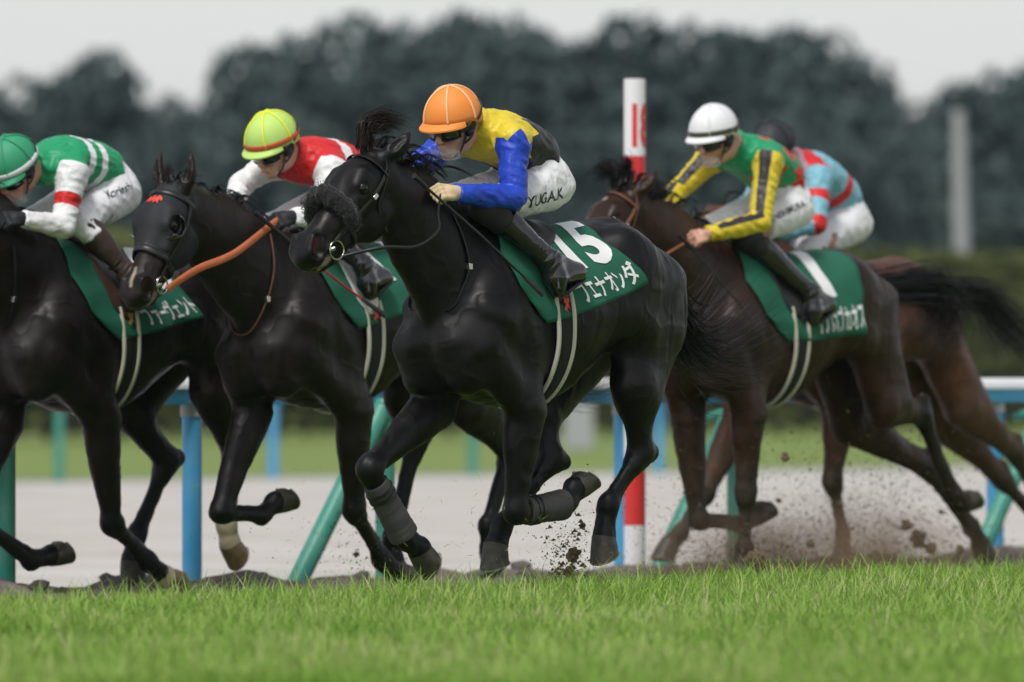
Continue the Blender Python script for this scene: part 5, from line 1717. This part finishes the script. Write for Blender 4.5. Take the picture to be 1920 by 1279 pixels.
def bridle(R, label, leather, metal='steel', sheep=False, rein_l=None, rein_r=None, rein='leather_black', noseband=True, head_parts=True, rein_w=.0068):
    F = R.F; base = F(.3, 0, 0)
    root = top_thing(R, 'bridle', base, label, 'bridle', 'bridles with reins')
    L = M[leather]; ctr = F(.2, -.06, 0)
    if head_parts:
        strap([ring_pt(R, .085 + .0 * abs(a), a, .008) for a in range(-100, 101, 20)], .011, L, 'browband', root, base, ctr)
        for s in (1, -1):
            strap([ring_pt(R, .03, s * 60, .01), ring_pt(R, .07, s * 88), ring_pt(R, .16, s * 98), ring_pt(R, .28, s * 103), ring_pt(R, .38, s * 105), ring_pt(R, .445, s * 112)], .0095, L, 'cheek_strap', root, base, ctr)
            strap([ring_pt(R, .06, s * 95), ring_pt(R, .14, s * 118), ring_pt(R, .20, s * 135), ring_pt(R, .22, s * 165, .012)], .007, L, 'throat_latch', root, base, ctr)
            b = MB()
            for t, a in ((.20, 100), (.36, 104)):
                p = ring_pt(R, t, s * a, .012); b.box(p - base, (F.a, F.l, F.f), (.014, .004, .010))
            b.build('buckle', M[metal], root, bevel=.002)
    if noseband:
        strap([ring_pt(R, .335 + .03 * (abs(a) / 180), a, .008) for a in range(-180, 180, 24)], .011, L, 'noseband', root, base, F(.34, -.05, 0), closed=True)
    if sheep:
        pts = [ring_pt(R, .325 + .045 * (abs(a) / 100) ** 2, a, .030) for a in range(-105, 106, 15)]
        q = catmull(pts, 4); b = MB()
        b.tube([p - base for p in q], [.026 + .015 * math.sin(math.pi * i / (len(q) - 1)) ** .5 for i in range(len(q))], 20)
        o = b.build('sheepskin_noseband', M['fleece'], root)
        me = o.data
        co = np.array([v.co for v in me.vertices]); no = np.array([v.normal for v in me.vertices])
        co += no * (pnoise(co, 60) * .010 + pnoise(co, 140, 2) * .005)[:, None]
        me.vertices.foreach_set('co', co.ravel().astype(np.float32)); me.update()
        st = []
        for i in RNG.choice(len(co), 2600):
            j = RNG.randn(3) * .012
            p = co[i] + j * .8
            st.append([p, p + no[i] * .004 + RNG.randn(3) * .003, p + no[i] * .006 + RNG.randn(3) * .005])
        hair('fleece_curls', st, M['fleece'], o, .003)
    rings = {}
    for s in (1, -1):
        c = ring_pt(R, .47, s * 118, .012); rings[s] = c
        tor = [c + F.a * .040 * math.cos(a) + F.f * .040 * math.sin(a) - F.f * .02 for a in np.linspace(0, 2 * math.pi, 24, endpoint=False)]
        b = MB(); b.tube([p - base for p in tor], .0042, 8, closed=True)
        b.build('bit_ring', M[metal], root)
        b = MB(); p0 = F(.495, -.062, s * .050); b.tube([p0 - base, (p0 + c) / 2 - base + F.l * s * .012, c - F.f * .005 - base], [.007, .010, .008], 8); b.build('bit', M[metal], root)
    strap([rings[1] - F.f * .05, F(.50, -.125, .03), F(.50, -.13, -.03), rings[-1] - F.f * .05], .007, L, 'chin_strap', root, base)
    for s, rl in ((1, rein_l), (-1, rein_r)):
        nm = 'l' if s > 0 else 'r'
        A, E, W, K = R.J['arm' + nm]
        hand = W + nrm(K - W) * .075
        mids = [R.q(q) for q in rl] if rl else [rings[s] * .6 + hand * .4 + np.array([0, s * .06, -.05])]
        b = MB(); b.tube([p - base for p in catmull([rings[s] - F.f * .06] + mids + [hand, hand + np.array([-.03, s * .0, -.05])], 8)], rein_w, 8, flat=.28 if rein_w > .012 else .5, up=Y3); b.build('rein', M[rein], root)
    return root

def whip(R, pts, label, col='whip', rs=(.010, .009, .007, .010, .010)):
    P_ = [R.q(q) for q in pts]; base = P_[0]
    w = R.o + FWD * base[0] + LEFT * base[1] + UP * base[2]
    root = tag(empty('riding_whip', w, YAW), label, 'whip', 'whips carried by the jockeys')
    c = [P_[0], P_[0] * .78 + P_[-1] * .22, P_[0] * .4 + P_[-1] * .6, P_[-1]] if len(P_) == 2 else P_
    n = len(c)
    b = MB(); b.tube([c[0] - base, c[0] * .82 + c[1] * .18 - base, c[1] - base], [.013, .0105, .0095], 10); b.build('handle', M['rubber'], root)
    b = MB(); b.tube([q - base for q in c[1:-1]] + [c[-2] * .6 + c[-1] * .4 - base], [.0065] * (n - 2) + [.005], 8); b.build('shaft', M[col], root)
    b = MB(); e0 = c[-2] * .62 + c[-1] * .38; b.tube([e0 - base, c[-1] - base], [.009, .016], 8, flat=.4, up=Y3); b.build('flap', M['whip'], root)
    return root

# number cloths
fr15 = [(915, 412, .05), (945, 462, .20), (985, 530, .27), (1038, 606, .29)]
re15 = [(1085, 395, .05), (1128, 425, .18), (1165, 475, .25), (1207, 538, .29)]
CL = {15: (fr15, re15, '15', 'ブエナオンダ', 'green number cloth with a white 15 on the leading black horse'),
      1: ([(1372, 466, .05), (1402, 520, .20), (1440, 590, .27), (1490, 642, .29)], [(1548, 482, .05), (1580, 500, .18), (1602, 550, .25), (1617, 628, .29)], '1', 'ランスオブカオス', 'green number cloth with a white 1 on the dark bay horse'),
      2: ([(100, 466, .05), (135, 510, .20), (178, 580, .27), (232, 638, .29)], [(262, 460, .05), (300, 490, .18), (338, 540, .25), (376, 598, .29)], '10', 'ファーヴェント', 'green number cloth behind the hooded horse\'s muzzle on the left'),
      11: (None, None, '11', None, 'green number cloth glimpsed below the black horse\'s chin')}
SD = {15: ('black race saddle under the rider in the orange cap', 'leather_black', 'leather_black', 'emblem_red'), 11: ('race saddle with a white flap under the rider in the lime cap', 'leather_black', 'flap_white', 'emblem_red'),
      2: ('brown race saddle under the rider in the green cap', 'leather_brown', 'leather_brown', 'emblem_gold'), 1: ('black race saddle under the rider in the white cap', 'leather_black', 'leather_black', 'knee'),
      9: ('race saddle almost hidden under the rider in the black cap', 'leather_black', 'leather_black', 'knee')}
for k in R:
    rr = R[k]
    if k in CL:
        fr, re_, num, nam, lab = CL[k]
        if fr is None:                                 # same cloth as the leader, moved to this horse's place
            sc_ = 395 / 430.0; mv = lambda q: (570 + (q[0] - 915) * sc_, 725 + (q[1] - 725) * sc_, q[2])
            fr, re_ = [mv(q) for q in fr15], [mv(q) for q in re15]
        saddle_cloth(rr, fr, re_, num, nam, lab, **({'nums': (.64, .76, .06, .66)} if num == '1' else {}))
    saddle(rr, *SD[k])
BR = {15: dict(label='black bridle with a dark sheepskin noseband on the leading horse', leather='leather_black', sheep=True, rein_l=[(720, 464, .16), (782, 462, .22), (822, 432, .24), (822, 398, .20)], rein_r=None),
      11: dict(label='bridle with bright orange reins on the hooded horse', leather='leather_black', rein='orange', rein_w=.018, rein_l=[(370, 505, .15), (440, 475, .18)], rein_r=None, head_parts=False),
      2: dict(label='bridle of the horse whose head is out of the picture on the left', leather='leather_black'),
      1: dict(label='worn brown bridle on the dark bay horse with the star', leather='leather_mid', rein='leather_tan', noseband=False),
      9: dict(label='bridle of the brown horse beside the rail', leather='leather_black')}
for k in R: bridle(R[k], **BR[k])
if 15 in R: whip(R[15], [(776, 330, .20), (800, 352, .20), (900, 440, .27), (960, 498, .30), (1018, 552, .33)], 'black whip lying across the shoulder of the leading black horse')
if 1 in R: whip(R[1], [(1272, 440, .18), (1300, 468, .20), (1350, 528, .27), (1385, 568, .30), (1410, 600, .33)], 'thin black whip carried by the rider in the white cap')
if 11 in R: whip(R[11], [(478, 398, .16), (594, 496, .30), (650, 540, .34), (722, 592, .38)], 'red and black whip beside the white saddle flap', 'whip_red')

# neck straps that hang round the chest
def neck_strap(R, pts_px, label, m, w=.009):
    vis = [cam_hit(R, *q) for q in pts_px]
    vis = [v for v in vis if v is not None and v[1] > .025]
    if len(vis) < 3: return
    base = vis[0]
    ww = R.o + FWD * base[0] + LEFT * base[1] + UP * base[2]
    hid = [v * np.array([1, -1, 1]) for v in vis[::-1]]
    o = tag(empty('neck_strap', ww, YAW), label, 'neck strap', 'neck straps round the horses')
    loop = vis + hid
    q = catmull(loop, 6)
    ctr = np.mean(np.array(loop), axis=0)
    b = MB(); b.tube([p - base for p in q], w, 8, flat=.4, up=[nrm(p - ctr) for p in q]); b.build('strap', M[m], o)
    b = MB(); c = vis[len(vis) // 2]; b.box(c - base, (np.array([1.0, 0, 0]), Y3, UP), (.012, .010, .014)); b.build('buckle', M['steel'], o, bevel=.002)
if 15 in R: neck_strap(R[15], [(848, 402), (868, 450), (878, 500), (865, 545), (842, 582), (795, 604), (745, 606)], 'black neck strap round the leading horse\'s chest', 'leather_black')
if 11 in R: neck_strap(R[11], [(505, 440), (512, 500), (500, 560), (470, 620), (430, 662), (405, 668), (380, 650)], 'thin brown neck strap on the hooded horse\'s chest', 'leather_mid', .006)
if 2 in R: neck_strap(R[2], [(24, 462), (27, 510), (25, 560), (12, 610), (-10, 660)], 'black strap hanging down the neck of the leftmost horse', 'leather_black')

# blinker hood on the second horse
if 11 in R:
    rr = R[11]; F = rr.F
    cuts = [['half', F(.345, 0, 0), F.a, None, None], ['half', F(-.01, 0, 0), -F.a, None, None], ['half', F(.10, -.24, 0), -nrm(F.f * 1.0 - F.a * .0), None, None]]
    pr = [p for p in rr.head_prims if not (p[0] == 'loft' and np.dot(p[1][-1, :3] - F.P, F.a) < .0)]
    g = Grid(*[b for b in bounds(pr, .09)], .006)
    for p in pr:
        if p[-1] == 'u': g.prim(p, .008)
    for c in cuts: g.prim(c)
    for s in (1, -1):
        g.prim(cap(F(.215, .0, s * .085), F(.225, -.002, s * .14), .040, .05, k=.005, op='c'))
        b0 = F(.015, -.02, s * .052); g.prim(cap(b0 - F.a * .10 * F.k, b0 + F.a * .005, .034, .036, k=.005, op='c'))
    v, f = g.mesh(); v = smooth_verts(v, f, 1)
    base = F(.2, 0, 0)
    root = top_thing(rr, 'blinker_hood', base, 'black blinker hood with a red emblem over the second horse\'s face', 'blinkers', None)
    if 'group' in root: del root['group']
    obj('hood', fast_mesh('hood', v - base, f), M['hood'], root)
    for s in (1, -1):                                   # cups: half bowls open towards the front
        V, Q = [], []
        for i in range(10):
            a = -.2 + (math.pi * .62) * i / 9
            for j in range(14):
                b_ = -1.75 + 3.5 * j / 13
                r = .066
                V.append(F(.225, -.002, s * .080) + F.l * s * r * .75 * math.sin(a) * 1.0 + (F.a * math.sin(b_) - F.f * math.cos(b_)) * r * math.cos(a) - base)
        Q = np.array([(i * 14 + j, i * 14 + j + 1, (i + 1) * 14 + j + 1, (i + 1) * 14 + j) for i in range(5) for j in range(13)])
        o = obj('blinker_cup', fast_mesh('blinker_cup', V, Q), M['lens'], root); sm = o.modifiers.new('thick', 'SOLIDIFY'); sm.thickness = .004
    hb = BVHTree.FromPolygons(v.tolist(), f.tolist())
    sh = [[(-.05, .0), (-.035, .025), (-.02, .01), (-.005, .03), (.008, .012), (.022, .028), (.045, .012), (.05, -.01), (.03, -.002), (.035, -.028), (.018, -.012), (.005, -.026), (-.005, -.008), (-.022, -.024), (-.025, -.004), (-.045, -.02)]]
    out = []
    for x, y in sh[0]:
        c = F(.125 - y * .9, 0, 0); p = c + F.l * x * .9 + F.f * .3
        h = hb.ray_cast(Vector(p), Vector(-F.f)); out.append((np.array(h[0]) if h[0] else p - F.f * .2) + F.f * .005 - base)
    m = MB(); m.add(out, [tuple(range(len(out)))]); m.build('emblem', M['emblem_red'], root, smooth=False)
    strap([ring_pt(rr, .36 + .02 * (abs(a) / 180), a, .014) for a in range(-180, 180, 24)], .014, M['leather_black'], 'edge_band', root, base, F(.36, -.05, 0), closed=True)
    strap([ring_pt(rr, .075, a, .018) for a in range(-110, 111, 20)], .012, M['leather_black'], 'brow_strap', root, base, F(.1, -.05, 0))
    for s in (1, -1):
        strap([ring_pt(rr, .08, s * 95, .016), ring_pt(rr, .20, s * 105, .016), ring_pt(rr, .36, s * 108, .014), ring_pt(rr, .46, s * 116, .012)], .010, M['leather_black'], 'cheek_strap', root, base, F(.2, -.05, 0))
# ------------------------------------------------------------------ manes, forelocks and tails
M['mane'] = mat('black_horse_hair', (.0065, .0055, .0055), .45, spec=.3)
M['mane_brown'] = mat('dark_brown_horse_hair', (.016, .009, .007), .5, spec=.3)
def spline_strand(pts, jit, n=6):
    q = [np.asarray(p, float) + RNG.randn(3) * jit * (.25 + i / len(pts)) for i, p in enumerate(pts)]
    return np.array(catmull(q, n))
def mane(R, mat_, count=520, side=1, blow=(-.10, .05, .05), length=.14):
    n0, n1, n2, n3, upn = R.NK
    F = R.F
    line = [F(-.015, -.02, 0), n3 * .0 + F(-.01, -.10, 0), n2 + upn * .19, n1 + upn * .235, np.array([.06, 0, R.S['zw'] - .02])]
    crest = []
    for p in catmull(line, 12):
        h = R.bvh.find_nearest(Vector(p)); crest.append(np.array(h[0]) if h[0] else p)
    st = []
    locks = max(6, count // 14)
    for _ in range(locks):                              # the hair hangs together in locks
        t = RNG.rand() * (len(crest) - 1); i = min(int(t), len(crest) - 2); c = crest[i] * (1 - t + i) + crest[i + 1] * (t - i)
        L = length * RNG.uniform(.5, 1.15)
        b = np.array(blow) + RNG.randn(3) * np.array([.03, .025, .03]); up = np.array([0, 0, .06]) * RNG.rand()
        tan = nrm(crest[i + 1] - crest[i])
        for _ in range(14):
            p = c + tan * RNG.uniform(-.022, .022) + np.array([0, RNG.uniform(-.012, .018), -.008])
            tip = c + (b * 1.5 + np.array([0, side * .04, -.05])) * L / .14 + RNG.randn(3) * .008
            st.append(spline_strand([p, p * .75 + c * .25 + (b * .45 + up) * L / .14, p * .4 + c * .6 + (b + up * .6) * L / .14, tip], .003, 3))
    hair('mane', st, mat_, R.horse, .006)
def forelock(R, mat_, pts, count=220, jit=.02, width=.0045):
    F = R.F; st = []
    for _ in range(count):
        o = np.array([RNG.uniform(-.02, .03), RNG.uniform(-.02, .02), RNG.uniform(-.03, .03)])
        k = RNG.uniform(.55, 1.15)
        q = [F(*(np.array(pts[0]) + o))]
        for p in pts[1:]:
            q.append(F(*(np.array(pts[0]) + (np.array(p) - np.array(pts[0])) * k + o * .6)))
        st.append(spline_strand(q, jit, 4))
    hair('forelock', st, mat_, R.horse, width)
def tail(R, mat_, pts, count=620, spread=.05, width=.006):
    st = []
    P_ = [R.q(p) for p in pts]
    for _ in range(count):
        k = RNG.uniform(.55, 1.08)
        o = RNG.randn(3) * np.array([.3, .8, 1.0])
        q = []
        for i, p in enumerate(P_):
            t = i / (len(P_) - 1)
            b = P_[0] + (p - P_[0]) * (1 - (1 - k) * t)
            q.append(b + o * (.016 + spread * t ** 1.1))
        st.append(spline_strand(q, .012, 6))
    hair('tail', st, mat_, R.horse, width)
if 15 in R:
    mane(R[15], M['mane'], 560, 1, (-.09, .04, .02), .095)
    forelock(R[15], M['mane_brown'], [(.02, .04, .0), (-.05, .09, .0), (-.115, .07, .02), (-.15, .0, .05)], 420, .018)
    zc = HS[15]['zc']; tail(R[15], M['mane'], [[-1.12, 0, zc - .19], [-1.26, 0, zc - .27], (1285, 640, .0), (1350, 668, .0), (1432, 625, .05)], 700, .085)
if 11 in R:
    mane(R[11], M['mane'], 420, 1, (-.06, .05, .01), .075)
    forelock(R[11], M['mane_brown'], [(.0, .03, .0), (-.03, .05, .0), (-.04, .06, .01), (-.035, .08, .01)], 60, .012)
    zc = HS[11]['zc']; tail(R[11], M['mane'], [[-1.12, 0, zc - .19], [-1.28, 0, zc - .33], (1000, 660, .0), (1075, 730, .0), (1165, 708, .0)], 420, .05)
if 2 in R:
    mane(R[2], M['mane'], 260, 1, (-.06, .05, .01), .075)
    zc = HS[2]['zc']; tail(R[2], M['mane'], [[-1.12, 0, zc - .19], [-1.28, 0, zc - .33], [-1.55, 0, zc - .55], [-1.85, 0, zc - .7], [-2.1, 0, zc - .66]], 300, .05)
if 1 in R:
    mane(R[1], M['mane'], 420, 1, (-.09, .03, .05), .12)
    forelock(R[1], M['mane'], [(.03, .05, .0), (-.03, .09, -.03), (-.02, .12, -.07), (.03, .11, -.12)], 260, .020)
    forelock(R[1], M['mane'], [(.02, .04, .02), (-.06, .07, .02), (-.07, .10, .03), (-.03, .12, .02)], 260, .020)
    zc = HS[1]['zc']; tail(R[1], M['mane'], [[-1.12, 0, zc - .19], [-1.26, 0, zc - .21], (1760, 540, .0), (1795, 590, .0), (1765, 660, .0)], 620, .075)
if 9 in R:
    mane(R[9], M['mane_brown'], 200)
    zc = HS[9]['zc']; tail(R[9], M['mane'], [[-1.10, 0, zc - .16], [-1.24, 0, zc - .18], (1850, 560, .0), (1900, 615, .0), (1985, 690, .0)], 480, .055)

# ------------------------------------------------------------------ turf thrown up by the hooves
M['dirt'] = mat('thrown_earth', (.12, .085, .055), .95, var=(30, (.19, .14, .09), 1))
def bits(emit, name, label, m, rng, shape='lump'):
    V, Q = [], []
    for rr, cx, cy, sx, sy, n, r0, r1, off0, off1 in emit:
        for _ in range(n):
            px, py = rng.normal(cx, sx), cy - abs(rng.normal(0, sy))
            p = rr.p(px, py, rng.uniform(off0, off1))
            w = rr.o + FWD * p[0] + LEFT * p[1] + UP * p[2]
            if w[2] < -.05: continue
            r = r0 * (r1 / r0) ** rng.rand() ** 2.2
            a = rng.randn(3, 3)
            b = len(V)
            if shape == 'lump':
                vs = np.array([(1, 0, -.7), (-1, 0, -.7), (0, 1, .7), (0, -1, .7)]) * (1 + .5 * rng.randn(4, 3)) * r
                V += [w + q for q in vs]; Q += [(b, b + 1, b + 2), (b, b + 3, b + 1), (b, b + 2, b + 3), (b + 1, b + 3, b + 2)]
            else:
                d = nrm(a[0]); t = nrm(np.cross(d, a[1])); e = nrm(a[2]) * r * 3
                V += [w, w + d * r * 6 + t * r * .4, w + d * r * 6 - t * r * .4, w + d * r * 12 + e]; Q += [(b, b + 1, b + 2), (b + 1, b + 3, b + 2)]
    if not V: return
    o = obj(name, fast_mesh(name, V, Q, smooth=False), m)
    return tag(o, label, 'turf debris', kind='stuff')
rng = np.random.RandomState(77)
E = []
if 1 in R and 9 in R:
    a, b = R[1], R[9]
    E += [(a, 1500, 1105, 150, 50, 14000, .0014, .0055, -.5, .5), (a, 1560, 1095, 165, 150, 7500, .0011, .0045, -.6, .5), (a, 1420, 1095, 55, 60, 2200, .0016, .008, -.3, .4),
          (b, 1600, 1085, 110, 150, 2200, .002, .008, -.3, .6), (a, 1700, 1090, 80, 130, 1800, .002, .008, -.4, .4), (a, 1300, 1085, 70, 130, 1200, .0015, .006, -.3, .4), (a, 1600, 1060, 200, 200, 2200, .0011, .004, -.6, .6)]
if 15 in R: E += [(R[15], 1066, 1105, 24, 60, 700, .002, .012, -.3, .3), (R[15], 1060, 1080, 70, 90, 260, .0015, .006, -.4, .4)]
if 11 in R: E += [(R[11], 690, 1110, 45, 95, 700, .0015, .006, -.3, .3), (R[11], 560, 1060, 120, 70, 120, .0012, .004, -.3, .4)]
bits(E, 'flying_dirt', 'spray of brown earth flying up behind the hooves', M['dirt'], rng)
G = [(r_, x, y, 130, 90, n, .0022, .0042, -.4, .5) for r_, x, y, n in ((R.get(1), 1450, 1060, 90), (R.get(15), 980, 1060, 60), (R.get(11), 560, 1060, 50)) if r_ is not None]
bits(G, 'flying_grass', 'loose green grass blades in the air behind the hooves', M['grass'], rng, 'blade')
# clods big enough to pick out one by one
clod_me = []
for s_ in range(4):
    bm = bmesh.new(); bmesh.ops.create_icosphere(bm, subdivisions=3, radius=1)
    for q in bm.verts: q.co *= 1 + .75 * noise.noise(q.co * 1.7 + Vector((s_ * 5, 1, 0))) + .35 * noise.noise(q.co * 5 + Vector((0, s_, 0)))
    me = bpy.data.meshes.new('clod'); bm.to_mesh(me); bm.free(); me.materials.append(M['dirt']); clod_me.append(me)
CL_ = [(1, 1722, 1010, .0, .045, 'largest dark clod of turf in the air near the right edge'), (1, 1700, 985, .1, .028, 'ragged clod of turf just left of the largest one'), (1, 1745, 1028, .1, .030, 'clod of turf hanging below the largest one'), (1, 1412, 1048, .2, .042, 'clod of turf bursting at the foot of the dark bay\'s straight foreleg'), (1, 1395, 1075, .25, .030, 'low clod of turf beside the dark bay\'s straight foreleg'),
       (1, 1472, 858, .2, .022, 'dark clod in the air in front of the distant lawn'), (1, 1460, 938, .2, .012, 'small clod in the air against the pale sand'), (15, 1075, 1040, -.1, .032, 'clod of turf kicked up between the leader\'s hind hooves'), (15, 1068, 1072, -.1, .026, 'clod of turf just above the grass between the leader\'s hind hooves'), (15, 1092, 985, .0, .014, 'small clod above the one between the leader\'s hind hooves'),
       (1, 1800, 1030, .0, .022, 'clod of turf low down beside the right green brace'), (1, 1520, 1020, .1, .020, 'clod of turf in the dust under the dark bay\'s belly'), (1, 1640, 1048, .1, .030, 'clod of turf low in the dust between the dark bay\'s legs'), (1, 1575, 945, .1, .016, 'small clod high in the spray below the dark bay\'s belly'), (1, 1765, 960, .1, .014, 'small clod right of the largest airborne one'), (11, 690, 1005, .0, .020, 'brown clod in the spray before the slanted green brace'), (11, 668, 1040, .0, .014, 'small clod near the foot of the slanted green brace')]
for i, (k, px, py, off, r, lab) in enumerate(CL_):
    if k not in R: continue
    p = R[k].p(px, py, off); w = R[k].o + FWD * p[0] + LEFT * p[1] + UP * p[2]
    o = link(bpy.data.objects.new('turf_clod', clod_me[i % 4])); o.location = tuple(w); o.scale = (r, r * .8, r * 1.1); o.rotation_euler = tuple(RNG.uniform(0, 6, 3))
    tag(o, lab, 'turf clod', 'clods of turf in the air')

# dust hanging where the hooves struck: thickest at the ground, thinning upwards and outwards
if 1 in R:
    dm = bpy.data.materials.new('brown_dust'); dm.use_nodes = True
    nt = dm.node_tree; nt.nodes.remove(nt.nodes['Principled BSDF'])
    pv = nt.nodes.new('ShaderNodeVolumePrincipled'); pv.inputs['Color'].default_value = (.58, .40, .26, 1)
    tcd = nt.nodes.new('ShaderNodeTexCoord'); mpd = nt.nodes.new('ShaderNodeMapping'); mpd.inputs['Scale'].default_value = (1 / 1.55, 1 / .55, 1 / .45)
    ln = nt.nodes.new('ShaderNodeVectorMath'); ln.operation = 'LENGTH'
    nt.links.new(tcd.outputs['Object'], mpd.inputs['Vector']); nt.links.new(mpd.outputs[0], ln.inputs[0])
    fr_ = nt.nodes.new('ShaderNodeMapRange'); fr_.inputs['From Min'].default_value = 1.0; fr_.inputs['From Max'].default_value = .15
    nt.links.new(ln.outputs['Value'], fr_.inputs['Value'])
    nd_ = nt.nodes.new('ShaderNodeTexNoise'); nd_.inputs['Scale'].default_value = 4.5; nd_.inputs['Detail'].default_value = 4
    nt.links.new(tcd.outputs['Object'], nd_.inputs['Vector'])
    nr_ = nt.nodes.new('ShaderNodeMapRange'); nr_.inputs['From Min'].default_value = .40; nr_.inputs['From Max'].default_value = .68; nr_.inputs['To Min'].default_value = .15; nr_.inputs['To Max'].default_value = 1.6
    nt.links.new(nd_.outputs['Fac'], nr_.inputs['Value'])
    pw = nt.nodes.new('ShaderNodeMath'); pw.operation = 'MULTIPLY'; nt.links.new(fr_.outputs[0], pw.inputs[0]); nt.links.new(nr_.outputs[0], pw.inputs[1])
    sc_ = nt.nodes.new('ShaderNodeMath'); sc_.operation = 'MULTIPLY'; sc_.inputs[1].default_value = 3.0; nt.links.new(pw.outputs[0], sc_.inputs[0])
    nt.links.new(sc_.outputs[0], pv.inputs['Density']); nt.links.new(pv.outputs[0], nt.nodes['Material Output'].inputs['Volume'])
    p = R[1].p(1535, 1085, .0); w = R[1].o + FWD * p[0] + LEFT * p[1]
    m = MB(); m.sphere((0, 0, 0), np.array([1.55, .55, .45]), n=24, k=14)
    o = m.build('dust_cloud', dm); o.location = (float(w[0]), float(w[1]), -.02); o.rotation_euler = (0, 0, YAW)
    tag(o, 'low brown dust cloud behind the hooves of the dark bay', 'dust', kind='stuff')
# ------------------------------------------------------------------ thin humid air over the course
m = MB(); m.box((0, 180, 8.4), (np.array([1.0, 0, 0]), np.array([0, 1.0, 0]), UP), (260, 215, 9.8))
hz = m.build('haze', None, smooth=False)
hz.data.materials.clear()
hm = bpy.data.materials.new('humid_air'); hm.use_nodes = True
nt = hm.node_tree; nt.nodes.remove(nt.nodes['Principled BSDF'])
pv = nt.nodes.new('ShaderNodeVolumePrincipled')
pv.inputs['Color'].default_value = (.66, .82, 1.0, 1); pv.inputs['Density'].default_value = .00017; pv.inputs['Anisotropy'].default_value = .2
nt.links.new(pv.outputs[0], nt.nodes['Material Output'].inputs['Volume'])
hz.data.materials.append(hm)
tag(hz, 'thin pale haze hanging over the course', 'haze', kind='stuff')
